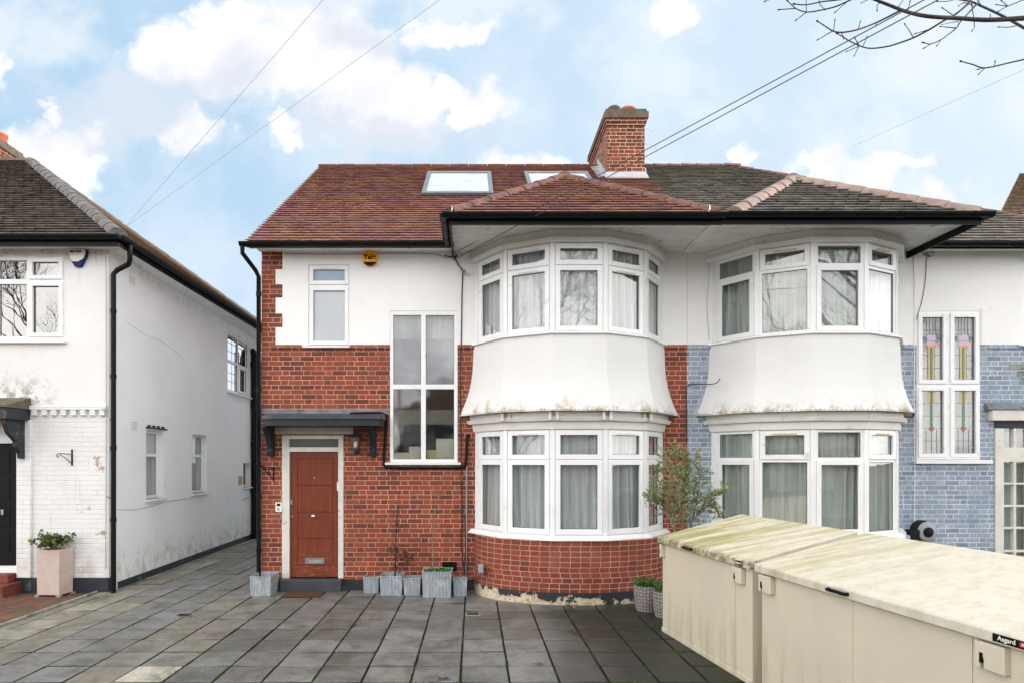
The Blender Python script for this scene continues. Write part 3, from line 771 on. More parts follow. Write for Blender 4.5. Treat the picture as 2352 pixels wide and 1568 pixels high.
# ------------------------------------------------------------------ RED BRICK HOUSE
XL, XP, XR = -3.335, 3.352, 10.2
CB1, CB2 = 1.498, 5.21
ZS = 3.845                                    # where brick ends and white render begins
rh = thing('brick_house', (0, Y0, 0), 'red brick house with white rendered upper storey, red tiled roof and brown front door', 'house')
door_r = fr(648, 789, 999, 1354); door_r = (door_r[0], door_r[1], .0, door_r[3])
stair_r = fr(896, 1051, 715, 1061); small_r = fr(709, 802, 609, 795)
bay_open = (CB1 - 1.40, CB1 + 1.40, .905, 5.3)
QT = [(583, 619, 649), (619, 654, 633), (654, 684, 649), (684, 721, 633), (721, 752, 649), (752, 789, 633)]
quoin = [(XL, fx(x), fz(b), fz(a)) for a, b, x in QT]; quoin[-1] = (quoin[-1][0], quoin[-1][1], ZS, quoin[-1][3]); quoin[0] = (quoin[0][0], quoin[0][1], quoin[0][2], 5.33)
m = M(); front.plate(m, [(XL, XP, .17, ZS)], [door_r, stair_r, bay_open], -.22, 0); m.build('front_wall', 'red_brick', rh)
m = M(); front.plate(m, quoin, [], -.22, .001); m.build('quoin', 'red_brick', rh)
m = M(); front.plate(m, [(XL, XP, ZS, 5.33)], [stair_r, small_r, bay_open] + quoin, -.22, .012); m.build('rendered_wall', 'white_render', rh, bevel=.008)
m = M(); front.plate(m, [(XL - .005, CB1 - 1.45, -.04, .168)], [(door_r[0] + .02, door_r[1] - .02, 0, 1)], -.2, .014); m.build('plinth', 'plinth_black', rh)
def course(house, x0, x1, mat):  # brick on end course under the render, weathered
    m = M(); m.box(x0, x1, Y0 - .010, Y0 + .01, ZS - .053, ZS + .006); x = x0 + .004
    while x < x1 - .06: m.box(x, x + .068, Y0 - .018, Y0 - .008, ZS - .055, ZS + .008); x += .0765
    m.build('brick_course', mat, house)
course(rh, fx(633), small_r[0] - .10, 'red_brick'); course(rh, small_r[1] + .02, stair_r[0], 'red_brick'); course(rh, stair_r[1], bay_open[0] - .03, 'red_brick'); course(rh, bay_open[1] + .06, XP, 'red_brick')
# side, back walls, floors: the closed body behind the facade
def body(house, x0, x1, y1, zt, mat_side, fz_=0.0):
    m = M()
    m.box(x0, x0 + .2, Y0 + .2, y1, -.05, zt); m.box(x1 - .1, x1 - .002, Y0 + .2, y1, -.05, zt); m.box(x0 + .2, x1 - .1, y1 - .2, y1, -.05, zt)
    m.build('side_wall', mat_side, house)
    m = M(); m.box(x0 + .2, x1 - .1, Y0 + .22, y1 - .2, -.05, .15); m.box(x0 + .2, x1 - .1, Y0 + .22, y1 - .2, 2.62, 2.85); m.box(x0 + .2, x1 - .1, Y0 + .22, y1 - .2, 5.28, 5.34)
    m.box(x0 + .2, x1 - .1, 13.2, 13.3, .15, 2.62); m.box(x0 + .2, x1 - .1, 13.2, 13.3, 2.85, 5.28)
    m.build('inner_floor', 'inside_wall', house)
body(rh, XL, XP, 18.1, 5.33, 'side_render')
def bay_fill(house, c):
    pts = corners(c); m = M()
    for z0, z1 in ((.86, .90), (2.66, 2.73), (3.80, 3.86), (5.285, 5.30)):
        L = offset_line(pts, -.02, Y0 + .25)
        m.face([m.vert((p.x, p.y, z1)) for p in L]); m.face([m.vert((p.x, p.y, z0)) for p in L][::-1])
    m.build('bay_floor', 'inside_wall', house)
bay_fill(rh, CB1)
# main roof and hipped bay roof
EZ, EY = 5.34, 9.38
rf = M(); Vf = (0, CP, SP)
tiles(rf, (0, EY, EZ), (1, 0, 0), Vf, lambda v: -3.46, lambda v: 3.62, 4.52 / CP, seed=2)
rf.poly([(-3.46, 18.42, EZ), (3.62, 18.42, EZ), (3.62, 13.9, 8.626), (-3.46, 13.9, 8.626)][::-1])
rf.poly([(-3.34, EY, EZ - .03), (-3.34, 18.4, EZ - .03), (-3.34, 13.9, 8.59)])
roof = rf.build('roof', 'red_tile', rh, merge=False)
rd = M()
for i in range(17): rd.box(-3.47 + i * .42, -3.47 + i * .42 + .41, 13.8, 14.0, 8.60, 8.645 + .004 * (i % 2))
rd.build('ridge_tiles', 'ridge_tile', roof, bevel=.01)
def bay_roof(house, xa, xb, apex_y, mat, rmat, rr, seed, cut_l=0, cut_r=0):
    r = M(); yb = 8.30; hw = (xb - xa) / 2; vm = hw / CP; dy = EY - yb
    tiles(r, (xa, yb, EZ), (1, 0, 0), (0, CP, SP), lambda v: v * CP, lambda v: (xb - xa) - v * CP, vm, seed=seed)
    tiles(r, (xa, EY, EZ), (0, -1, 0), (CP, 0, SP), lambda v: -v * CP, lambda v: dy - v * CP, vm, seed=seed + 1)
    tiles(r, (xb, yb, EZ), (0, 1, 0), (-CP, 0, SP), lambda v: v * CP, lambda v: dy + v * CP, vm, seed=seed + 2)
    o = r.build('bay_roof', mat, house, merge=False)
    ap = V3(((xa + xb) / 2, yb + hw, EZ + hw * .727)); h = M()
    ridge(h, V3((xa + .03, yb + .03, EZ + .03)), ap, rr); ridge(h, V3((xb - .03, yb + .03, EZ + .03)), ap, rr); ridge(h, ap + V3((0, -.05, 0)), ap + V3((0, 1.2, 0)), rr)
    h.build('hip_tiles', rmat, o, smooth=50)
    return o
bay_roof(rh, -.36, 3.33, 0, 'red_tile', 'ridge_tile', .10, 20)
# eaves
GZ = 5.318
def eaves(house, segs, fas, sofs, sname='soffit'):
    g = M()
    for a, b in segs: gutter(g, a, b)
    g.build('gutter', 'black_plastic', house, smooth=40)
    f = M()
    for b in fas: f.box(*b)
    f.build('fascia', 'black_plastic', house, bevel=.004)
    s = M()
    for b in sofs:
        s.cm = 1 if b[4] > 5.307 and b[4] < 5.309 else 0
        s.box(*b)
    s.build(sname, ['soffit_white', 'dark_grey'], house)
def boards(x0, x1, y0, y1, z0, z1, w=.1):
    out = []; n = max(1, round((y1 - y0) / w)); w = (y1 - y0) / n
    for i in range(n): out.append((x0, x1, y0 + i * w + .006, y0 + (i + 1) * w - .006, z0, z0 + .004))
    out.append((x0 + .01, x1 - .01, y0 + .01, y1 - .01, z0 + .0061, z1 + .01))  # dark backing sheet stands in for the shade in the board gaps
    return out
eaves(rh, [((-3.53, 9.335, GZ), (-.30, 9.335, GZ)), ((-.395, 9.36, GZ), (-.395, 8.22, GZ)), ((-.42, 8.235, GZ), (3.36, 8.235, GZ))],
      [(-3.46, -.32, 9.40, 9.425, 5.27, 5.335), (-.335, -.312, 8.33, 9.73, 5.20, 5.34), (-.334, 3.34, 8.305, 8.329, 5.195, 5.335)],
      [(-3.36, -.335, 9.427, 9.71, 5.305, 5.32)] + boards(-.311, 3.27, 8.33, 9.715, 5.302, 5.314))
m = M(); m.box(-3.42, -.34, 9.426, 9.445, 5.262, 5.292); m.build('fascia_trim', 'soffit_white', rh)
# bay windows
def bay(house, c, mat, cfg_u, cfg_l, vu, vl, cu, cl, brick):
    pts = corners(c)
    m = M(); band(m, pts, .075, 5.13, 5.19, .095); band(m, pts, .055, 5.192, 5.30, .07); m.build('bay_cornice', 'upvc_trim' if c < 3 else 'soffit_white', house, bevel=.006)
    bay_window(house, c, 3.86, 5.13, 4.81, cfg_u, mat, vu, curtain=cu)
    m = M(); band(m, pts, .075, 3.835, 3.862, .055); m.build('bay_sill', 'upvc_old', house, bevel=.005)
    skirt(house, c, 'skirt_render')
    m = M(); band(m, pts, .10, 2.60, 2.66, .125); band(m, pts, .075, 2.66, 2.734, .085); band(m, pts, .035, 2.485, 2.60, .05); m.build('bay_fascia', 'upvc_trim' if c < 3 else 'soffit_white', house, bevel=.006)
    bay_window(house, c, .972, 2.485, 2.05, cfg_l, mat, vl, curtain=cl)
    m = M(); band(m, pts, .10, .925, .970, .06); band(m, pts, .11, .903, .925); m.build('bay_sill', 'upvc', house, bevel=.006)
    bay_base(house, c, brick)
S = (True, True)
bay(rh, CB1, 'upvc', [S, S, S, S, S], [S, S, S, S, S], [(1, 't', 'upvc_trim'), (1, 'b', 'upvc_trim'), (3, 't', 'upvc_trim'), (3, 'b', 'upvc_trim')],
    [(1, 't', 'upvc_trim'), (3, 't', 'upvc_trim')],
    ('net_curtain', 'long white net curtain gathered in the upper bay window of the red brick house'),
    ('net_curtain', 'long white net curtain gathered in the lower bay window above the curved red brick base'), 'bay_brick')
bk = M()
for z in (2.655,):
    pts = corners(CB1)
    for p in pts[1:5]:
        for s_ in (-.05, .05): bk.box(p.x + s_ - .02, p.x + s_ + .02, p.y - .15, p.y - .03, 2.61, 2.73)
bk.build('bay_bracket', 'upvc_trim', rh, bevel=.008)
# small upper window, tall stair window
front_sill = lambda r, e=.06, z=.03: (r[0] - e, r[1] + e, r[2] - z, r[2], -.02, .06)
window(rh, front, small_r, [fr(720, 792, 620, 645) + (True, 'blue_obscure'), fr(720, 792, 668, 783) + (True, 'frosted_glass')], sill=(small_r[0] - .09, small_r[1] + .02, small_r[2] - .03, small_r[2], -.02, .06), n=(-.055, -.008))
v = M(); front.box(v, fx(735), fx(777), fz(617) - .007, fz(617) + .007, .01, .022); v.build('trickle_vent', 'upvc_trim', rh)
sw = window(rh, front, stair_r, [fr(903.5, 967, 724, 882) + (False, 'grey_film_glass'), fr(978, 1043, 724, 882) + (False, 'grey_film_glass'),
                          fr(903.5, 967, 893, 1053.5) + (False, 'dusky_glass'), fr(978, 1043, 893, 1053.5) + (False, 'dusky_glass')], n=(-.05, .004), sill=(fx(885), fx(1059), fz(1066.5), fz(1061.3), -.02, .05), bev=.003)
b_ = M(); front.box(b_, fx(900), fx(1046), fz(776), fz(720), -.13, -.12); b_.build('roller_blind', 'blind_cloth', sw); b_ = M(); front.box(b_, fx(900), fx(1046), fz(888), fz(776), -.105, -.10); b_.build('window_film', 'film_grey', sw)
for a, b, y, mt, lb in ((904, 940, 1038, 'paper', 'white card standing inside the foot of the tall stair window, leftmost'), (938, 967, 1024, 'paper', 'taller white card beside the centre bar of the tall stair window'),
                        (979, 1004, 1032, 'cream_paper', 'small cream card leaning inside the tall stair window'), (1001, 1042, 1006, 'paper', 'tallest white card inside the right pane of the tall stair window')):
    c_ = M(); front.box(c_, fx(a), fx(b), fz(1058), fz(y), -.09 - (a % 7) * .003, -.084 - (a % 7) * .003); tag(c_.build('card_sheet', mt), lb, 'card', 'cards on the stair window ledge')
# door set
dfr = M(); front.plate(dfr, [(door_r[0], door_r[1], .19, door_r[3])], [fr(664, 777.5, 1007, 1026), (fx(665), fx(777), .0, fz(1036.5))], -.10, .012)
df = dfr.build('door_frame', 'old_white_paint', rh, bevel=.006)
g = M(); front.box(g, fx(663), fx(778), fz(1027), fz(1006), -.045, -.038); g.build('fanlight', 'smoke_glass', df)
d = M(); DZ0, DZ1 = .205, fz(1036.8)
front.plate(d, [(fx(665.5), fx(776.7), DZ0, DZ1)], [], -.075, -.042)
u0, u1 = fx(682), fx(764)
zs_ = [fz(1298), fz(1236.5), fz(1175.5), fz(1114), fz(1052)]
for a, b in zip(zs_, zs_[1:]): front.plate(d, [(u0 + .006, u1 - .006, a + .006, b - .006)], [], -.05, -.0265)
front.plate(d, [(fx(665.5), fx(776.7), DZ0, DZ1)], [(u0, u1, zs_[0], zs_[-1])], -.05, -.0262)
dr = d.build('door', 'wood_door', rh, bevel=.0025)
kb = M()
def knob(m, p, r, n):
    p = V3(p)
    for k in range(7):
        pass
    rings = []
    prof = [(.012, 0), (.012, .03), (r * .7, .035), (r, .055), (r * .9, .075), (r * .4, .086), (.001, .088)]
    for rr, h in prof: rings.append([p + V3((math.cos(2 * math.pi * q / 20) * rr, -h, math.sin(2 * math.pi * q / 20) * rr)) for q in range(21)])
    m.loft(rings)
knob(kb, (fx(721), Y0 + .027, fz(1184)), .036, 0); kb.build('knob', 'chrome', dr, smooth=60)
lb = M(); front.plate(lb, [fr(700, 745, 1281, 1294.5)], [fr(706, 739, 1284.5, 1291)], -.03, -.016); lb.build('letterbox', 'steel', dr, bevel=.003)
lb = M(); front.plate(lb, [fr(706.3, 738.7, 1284.8, 1290.7)], [], -.03, -.020); lb.build('letterbox_flap', 'grey_plastic', dr)
kk = M(); kk.lathe([(.001, 0), (.012, 0), (.012, .008), (.001, .01)], (0, 0, 0), 12)
kh = M(); front.box(kh, fx(666.5), fx(671.5), fz(1158), fz(1147), -.03, -.004); kh.build('latch', 'steel', dr, bevel=.003)
kh = M(); front.box(kh, fx(668), fx(671.5), fz(1187.5), fz(1183), -.03, -.018); kh.build('lock', 'steel', dr, bevel=.004)
kh = M(); front.box(kh, fx(720), fx(723), fz(1098.5), fz(1095.5), -.03, -.020); kh.build('peephole', 'chrome', dr, bevel=.004)
kh = M(); front.box(kh, fx(773.5), fx(776.5), fz(1126), fz(1106), -.03, -.010); kh.build('hinge', 'sign_cream', dr, bevel=.002)
m = M(); m.box(fx(648.5) - .005, fx(787.5), 9.60, Y0 + .1, -.03, .187); m.build('doorstep', 'step_grey', rh, bevel=.012)
m = M(); m.box(fx(632), fx(813), Y0 - .035, Y0, fz(996), fz(974)); m.build('lintel', 'stone_lintel', rh, bevel=.01)
# canopy over the door
def canopy(house, x0, x1, z0, z1, proj, name='canopy'):
    def outline(e):
        L = [(x0 - e, Y0)]; r = .22
        for k in range(7): a = math.pi / 2 * k / 6; L.append((x0 - e + r - r * math.cos(a) + 0, Y0 - proj - e + r * .45 - r * .45 * math.sin(a)))
        for k in range(7): a = math.pi / 2 * k / 6; L.append((x1 + e - r + r * math.sin(a), Y0 - proj - e + r * .45 - r * .45 * math.cos(a)))
        L.append((x1 + e, Y0)); return L
    m = M(); o = outline(0)
    m.loft([[V3((x, y, z0)) for x, y in o], [V3((x, y, z1)) for x, y in o]]); m.face([m.vert((x, y, z0)) for x, y in o][::-1]); m.face([m.vert((x, y, z1)) for x, y in o])
    c = m.build(name, 'black_paint', house, smooth=30)
    m = M(); o = outline(.022); zz = z1 + .001
    m.loft([[V3((x, y, zz)) for x, y in o], [V3((x, y, zz + .055)) for x, y in o]])
    m.face([m.vert((x, y, zz)) for x, y in o][::-1])
    back = [(x, Y0, z1 + .13) for x, y in o]
    m.loft([[V3((x, y, zz + .055)) for x, y in o], [V3((min(max(x, x0), x1), Y0 - .01, z1 + .12)) for x, y in o]])
    m.build('canopy_roof', 'black_worn' if x0 < -5 else 'lead_dark', c, smooth=35)
    return c
simple('lead_dark', rgb(58, 64, 72), .4, .15, 6, .2, 30, dirt=(rgb(150, 160, 164), 10, .62))
cz0, cz1 = 2.03 + (1058 - 976.5) * 9.22 / F, 2.03 + (1058 - 961) * 9.22 / F
can = canopy(rh, fx(600, 9.22), fx(884), cz0, cz1, .5)
m = M(); front.plate(m, [fr(600, 890, 939, 950)], [], 0, .014); m.build('lead_flashing', 'lead', can)
def bracket(parent, xc, zt, h, w, proj, mat='black_paint'):
    m = M(); pf = [(0, 0), (-proj, 0), (-proj, -.03), (-proj * .82, -.06), (-proj * .62, -.14), (-proj * .40, -.28), (-proj * .34, -.34), (-proj * .42, -.38), (-proj * .36, -h * .98), (0, -h)]
    m.prism([(a, b) for a, b in pf], (xc - w / 2, Y0, zt), (0, 1, 0), (0, 0, 1), (1, 0, 0), w)
    return m.build('bracket', mat, parent, bevel=.006)
bracket(can, fx(632) - .04, cz0, .46, .08, .42); bracket(can, fx(865) - .04, cz0, .46, .08, .42)
# downpipe, cables, lagged hose, vent, meter
m = M(); px = fx(598) ; m.tube([(-3.49, 9.335, 5.27), (-3.49, 9.335, 5.16), (px - .03, 9.60, 4.98), (px - .005, 9.67, 4.9), (px - .005, 9.67, .02)], .034, 12)
for z in (4.6, 3.1, 1.45, .6): m.tube([(px - .005, 9.67, z), (px - .005, 9.67, z + .07)], .041, 12)
m.build('downpipe', 'black_plastic', rh, smooth=50)
def curve_pts(P, n=6):
    out = []
    for i in range(len(P) - 1):
        p0, p1, p2, p3 = P[max(i - 1, 0)], P[i], P[i + 1], P[min(i + 2, len(P) - 1)]
        for k in range(n):
            t = k / n; out.append(.5 * ((2 * p1) + (p2 - p0) * t + (2 * p0 - 5 * p1 + 4 * p2 - p3) * t * t + (3 * p1 - p0 - 3 * p2 + p3) * t ** 3))
    out.append(P[-1]); return out
def cable(name, px_pts, r, mat, parent, Y=Y0 - .02, n=5, label=None):
    m = M(); P = [at(p[0], p[1], p[2] if len(p) > 2 else Y) for p in px_pts]; m.tube(curve_pts(P, n), r, 8); return m.build(name, mat, parent, smooth=60, label=label)
cable('black_cable', [(1045, 592), (1053, 610), (1062, 625), (1061, 680), (1060, 760), (1059, 800), (1057, 880), (1058, 960), (1059, 1045), (1061, 1180), (1060, 1260), (1068, 1318)], .009, 'wire_black', rh)
cable('black_cable', [(1021, 586), (1032, 590), (1045, 590), (1050, 586), (1046, 596), (1052, 606)], .007, 'wire_black', rh, Y0 - .03)
cable('eaves_cable', [(652, 583), (760, 584), (860, 583), (940, 582), (1000, 584), (1022, 592), (1038, 590)], .004, 'wire_black', rh)
cable('lagged_pipe', [(804, 949, 9.45), (868, 948, 9.6), (886, 953), (889, 962), (886, 1000), (882, 1058), (888, 1071), (910, 1073), (1000, 1073), (1060, 1072), (1070, 1060), (1073, 1003), (1078, 1001, Y0)], .023, 'black_plastic', rh, Y0 - .03)
cable('conduit', [(1072, 1068), (1071.5, 1180), (1071, 1326)], .011, 'grey_plastic', rh)
cable('black_cable', [(1069, 1180), (1070, 1250), (1072, 1330)], .011, 'wire_black', rh)
m = M(); front.box(m, fx(1016), fx(1049), fz(1310), fz(1289), 0, .01)
for k in range(6): front.box(m, fx(1017), fx(1048), fz(1309) + k * .022, fz(1309) + k * .022 + .008, .01, .016)
m.build('air_vent', 'black_plastic', rh)
m = M(); m.box(fx(1098, 9.5), fx(1109.5, 9.5), 9.15, 9.26, fz(1314, 9.2), fz(1295, 9.2)); m.build('junction_box', 'grey_plastic', rh, bevel=.01)
m = M(); P = [V3((fx(1103, 9.2), 9.16, .38)), V3((fx(1103, 9.2), 9.13, .3)), V3((fx(1096, 9.2), 9.25, .27)), V3((fx(1090, 9.2), 9.45, .22))]; m.tube(curve_pts(P), .007, 6); m.build('black_cable', 'wire_black', rh, smooth=60)
m = M(); front.box(m, fx(1062), fx(1066), fz(633), fz(625), .01, .09); m.tube([(fx(1065), Y0 - .07, fz(627)), (fx(1066), Y0 - .14, fz(630))], .028, 12); m.build('security_camera', 'steel', rh, smooth=40)
# chimney on the party wall
def chimney(house, x0, x1, y0, y1, zb, zt, pots, mat='chimney_brick'):
    m = M(); f = Facet((0, y0), (1, 0))
    m.box(x0, x1, y0, y1, zb, zt - .34); m.box(x0 - .02, x1 + .02, y0 - .02, y1 + .02, zt - .34, zt - .28)
    m.box(x0 - .04, x1 + .04, y0 - .04, y1 + .04, zt - .28, zt - .21)
    c = m.build('chimney', mat, house, bevel=.004)
    m = M(); m.box(x0 - .07, x1 + .07, y0 - .07, y1 + .07, zt - .21, zt - .07); m.box(x0 - .035, x1 + .035, y0 - .035, y1 + .035, zt - .07, zt)
    m.build('chimney_cap', 'moss_cement', c, bevel=.012)
    for (px_, py_, r, h, dome, mt) in pots:
        m = M()
        if dome: prof = [(r * .8, -.02), (r * .85, h * .4), (r, h * .45), (r * .98, h * .65), (r * .75, h * .88), (r * .3, h), (.001, h * 1.01)]
        else: prof = [(r, -.02), (r * .92, h * .6), (r * 1.02, h * .75), (r * 1.08, h * .85), (r * 1.02, h), (r * .8, h), (r * .78, h * .3), (.001, h * .3)]
        m.lathe(prof, (px_, py_, zt), 20, False); m.build('chimney_pot', mt, c, smooth=40)
    return c
ch = chimney(rh, 2.80, 3.59, 12.99, 14.8, 7.6, 9.40, [(3.0, 13.25, .16, .20, True, 'dark_cowl'), (3.34, 13.45, .18, .24, False, 'terracotta'), (3.0, 14.2, .14, .2, True, 'dark_cowl'), (3.34, 14.3, .14, .2, False, 'terracotta')])
m = M()
def roofz(y): return EZ + .727 * (y - EY)
m.hexa([(2.74, 12.86, roofz(12.86) + .03), (3.65, 12.86, roofz(12.86) + .03), (3.65, 12.98, roofz(12.98) + .035), (2.74, 12.98, roofz(12.98) + .035),
        (2.78, 12.965, roofz(12.98) + .12), (3.61, 12.965, roofz(12.98) + .12), (3.61, 12.985, roofz(12.98) + .12), (2.78, 12.985, roofz(12.98) + .12)])
m.prism([(12.9, roofz(12.9) + .03), (13.9, 8.68), (13.9, 8.80), (12.98, roofz(12.98) + .12)], (2.775, 0, 0), (0, 1, 0), (0, 0, 1), (1, 0, 0), .02)
m.prism([(12.9, roofz(12.9) + .03), (13.9, 8.68), (13.9, 8.80), (12.98, roofz(12.98) + .20)], (3.595, 0, 0), (0, 1, 0), (0, 0, 1), (1, 0, 0), .02)
m.poly([(2.6, 12.95, roofz(12.95) + .028), (2.78, 12.95, roofz(12.95) + .05), (2.78, 13.85, roofz(13.85) + .05), (2.6, 13.85, roofz(13.85) + .028)])
m.build('flashing', 'bright_lead', ch)
an = M(); an.tube([(3.66, 13.9, 8.4), (3.66, 13.9, 9.9)], .008, 6)
an.tube([(3.62, 13.4, 9.28), (4.05, 13.9, 9.42)], .007, 6); an.tube([(3.6, 13.2, 8.80), (3.98, 13.5, 8.88), (4.0, 13.5, 8.85), (3.6, 13.2, 8.68)], .006, 6); an.tube([(3.6, 13.2, 8.52), (3.92, 13.5, 8.58)], .005, 6)
an.tube([(3.17, 13.6, 9.4), (3.23, 13.7, 9.78)], .006, 6)
an.build('aerial', 'wire_grey', ch)
# roof windows
def skylight(xs0, xs1, yb, yt):
    O = V3((0, EY, EZ)); Vv = V3(Vf); N = V3((0, -SP, CP)); v0 = (yb - EY) / CP; v1 = (yt - EY) / CP
    def P(u, v, n): return O + V3((u, 0, 0)) + Vv * v + N * n
    def bx(m, a, b, c, d, n0, n1): m.hexa([P(a, c, n0), P(b, c, n0), P(b, d, n0), P(a, d, n0), P(a, c, n1), P(b, c, n1), P(b, d, n1), P(a, d, n1)])
    m = M(); w = .085
    bx(m, xs0, xs1, v0, v0 + w * 1.3, .0, .07); bx(m, xs0, xs1, v1 - w, v1, 0, .085); bx(m, xs0, xs0 + w, v0 + w * 1.3, v1 - w, 0, .08); bx(m, xs1 - w, xs1, v0 + w * 1.3, v1 - w, 0, .08)
    s = m.build('roof_window', 'steel', rh, bevel=.008)
    m = M(); bx(m, xs0 - .05, xs1 + .05, v0 - .10, v0 + .01, .02, .045); m.build('apron', 'dark_grey', s)
    m = M(); bx(m, xs0 + w, xs1 - w, v0 + w * 1.3, v1 - w, .05, .06); m.build('pane', 'skylight_glass', s)
m_, t_, b_s, o_ = material('skylight_glass'); finish(t_, b_s, t_.mix(t_.ramp(t_.noise(t_.pos(), 3.5, 5), .45, .7), (.74, .77, .76, 1), (.56, .60, .57, 1)), .08, None, 0, .6); b_s.inputs['Coat Weight'].default_value = 1.0; MATS['skylight_glass'] = m_
skylight(fx(982, 13.18), fx(1128, 13.18), 11.70, 13.18); skylight(fx(1203, 13.18), fx(1349, 13.18), 11.70, 13.18)
m = M()
for bx_, by_ in ((-.30, 8.26), (3.13, 8.25)): m.tube([(bx_, by_, 5.31), (bx_ + .01, by_ - .01, 5.39), (bx_, by_ - .02, 5.42), (bx_ - .025, by_ - .02, 5.41)], .008, 8)
m.build('gutter_hook', 'steel', rh, smooth=50)

# ------------------------------------------------------------------ BLUE BRICK HOUSE (right half of the pair)
bh = thing('brick_house', (7, Y0, 0), 'blue painted brick house with white render, pale hip tiles and leaded stained glass stair window', 'house')
stain_r = fr(2104.8, 2249.6, 715.5, 1054); up2_r = (8.60, 9.85, 3.86, 5.14); porch_r = (8.23, 9.9, .0, 2.55)
bay2_open = (CB2 - 1.40, CB2 + 1.40, .905, 5.3)
X1 = XP + .003
m = M(); front.plate(m, [(X1, XR, .17, ZS)], [stain_r, bay2_open, porch_r], -.22, .002); m.build('front_wall', 'blue_brick', bh)
m = M(); front.plate(m, [(X1, XR, ZS, 5.33)], [stain_r, up2_r, bay2_open], -.22, .012); m.build('rendered_wall', 'white_render', bh, bevel=.008)
course(bh, X1, bay2_open[0] - .03, 'blue_brick'); course(bh, bay2_open[1] + .06, stain_r[0], 'blue_brick'); course(bh, stain_r[1] + .13, XR, 'blue_brick')
m = M(); front.plate(m, [(X1, 8.2, -.04, .168)], [], -.2, .016); m.build('plinth', 'plinth_black', bh)
m = M(); front.box(m, fx(2249.6) + .01, fx(2263), ZS + .0, 4.44, .0, .03); m.build('render_edge', 'white_render', bh, bevel=.01)
body(bh, X1, XR, 18.1, 5.33, 'inside_wall'); bay_fill(bh, CB2)
rf = M(); tiles(rf, (3.62, EY, EZ), (1, 0, 0), Vf, lambda v: 0.0, lambda v: 6.80 - v * CP, 4.52 / CP, seed=5)
rf.poly([(3.62, 18.42, EZ), (10.42, 18.42, EZ), (5.9, 13.9, 8.626), (3.62, 13.9, 8.626)][::-1]); rf.poly([(10.42, EY, EZ), (10.42, 18.42, EZ), (5.9, 13.9, 8.626)])
roof2 = rf.build('roof', 'dark_tile', bh, merge=False)
h = M(); ridge(h, (3.7, 13.9, 8.64), (5.95, 13.9, 8.64), .085, .3); ridge(h, (10.42, EY, EZ - .01), (5.9, 13.9, 8.62), .08)
h.build('ridge_tiles', 'ridge_tile', roof2, smooth=50)
bay_roof(bh, 3.45, 6.82, 0, 'dark_tile', 'pink_ridge_tile', .125, 40)
m = M(); m.hexa([(3.33, 8.3, 5.38), (3.45, 8.3, 5.38), (3.45, 9.6, 5.42), (3.33, 9.6, 5.42), (3.33, 8.3, 5.34), (3.45, 8.3, 5.34), (3.45, 9.6, 5.58), (3.33, 9.6, 5.58)]); m.build('valley', 'moss_cement', bh)
eaves(bh, [((3.38, 8.235, GZ + .012), (6.91, 8.235, GZ + .012)), ((6.88, 8.22, GZ), (6.88, 9.36, GZ)), ((6.82, 9.335, GZ), (10.4, 9.335, GZ))],
      [(3.345, 6.82, 8.304, 8.328, 5.20, 5.335), (6.795, 6.82, 8.33, 9.73, 5.20, 5.34), (6.825, 10.42, 9.40, 9.425, 5.25, 5.335)],
      [(6.825, 10.3, 9.427, 9.71, 5.305, 5.32)] + boards(3.42, 6.793, 8.331, 9.715, 5.302, 5.314))
m = M(); m.hexa([(3.275, 8.34, 5.285), (3.415, 8.34, 5.285), (3.415, 9.71, 5.285), (3.275, 9.71, 5.285), (3.275, 8.34, 5.316), (3.415, 8.34, 5.316), (3.415, 9.71, 5.316), (3.275, 9.71, 5.316)]); m.build('soffit_board', 'soffit_white', bh, bevel=.006)
Fx = (False, True); Tp = (True, False)
bay(bh, CB2, 'upvc', [Fx, Tp, Fx, Tp, Fx], [Fx, Tp, Fx, Tp, Fx], [(1, 't', 'tan_vent'), (3, 't', 'tan_vent')], [(1, 't', 'tan_vent'), (3, 't', 'tan_vent')],
    ('net_curtain_grey', 'greenish grey net curtain hanging in the upper bay window of the blue house'),
    ('net_curtain_grey', 'greenish grey net curtain hanging in the lower bay window behind the metal sheds'), 'blue_brick')
# stained glass stair window
def SP_(x, y): return (2009 + x * .3957, 686 + y * .3957)
def sr(x0, x1, y0, y1):
    a, b = SP_(x0, y0), SP_(x1, y1); return fr(a[0], b[0], a[1], b[1])
P4 = [sr(272, 392, 110, 470), sr(457, 578, 110, 470), sr(272, 395, 533, 895), sr(458, 581, 533, 895)]
stw = window(bh, front, stain_r, [p + (True, 'glass') for p in P4], sill=(fx(2098), fx(2273), fz(1064), fz(1055.5), -.02, .07), n=(-.05, .006))
inn = M(); front.box(inn, stain_r[0], stain_r[1], stain_r[2], stain_r[3], -.22, -.21); inn.build('net_panel', 'net_curtain_grey', stw)
def flat(name, mat, rects, n0=.002, n1=.004, dn=-.0):
    m = M()
    for i_, r in enumerate(rects): front.box(m, r[0], r[1], r[2], r[3], -.0165 + n0, -.0165 + n1 + i_ * .00009)
    m.build(name, mat, stw)
def stained(came, pink, yel, grn, blu, sal):
    for nm, mt, rs, e in (('pink_square', 'pink_glass', pink, .002), ('yellow_strip', 'yellow_glass', yel, .0024), ('green_strip', 'green_glass', grn, .0026)):
        if rs: flat(nm, mt, rs, 0.0, e + .001)
    for r_ in blu: flat('blue_square', 'blue_glass', [r_], 0.0, .0038)
    if sal: flat('salmon_strip', 'salmon_glass', sal, 0.0, .0032)
    flat('lead_came', 'lead_came', came, 0.0, .0055)
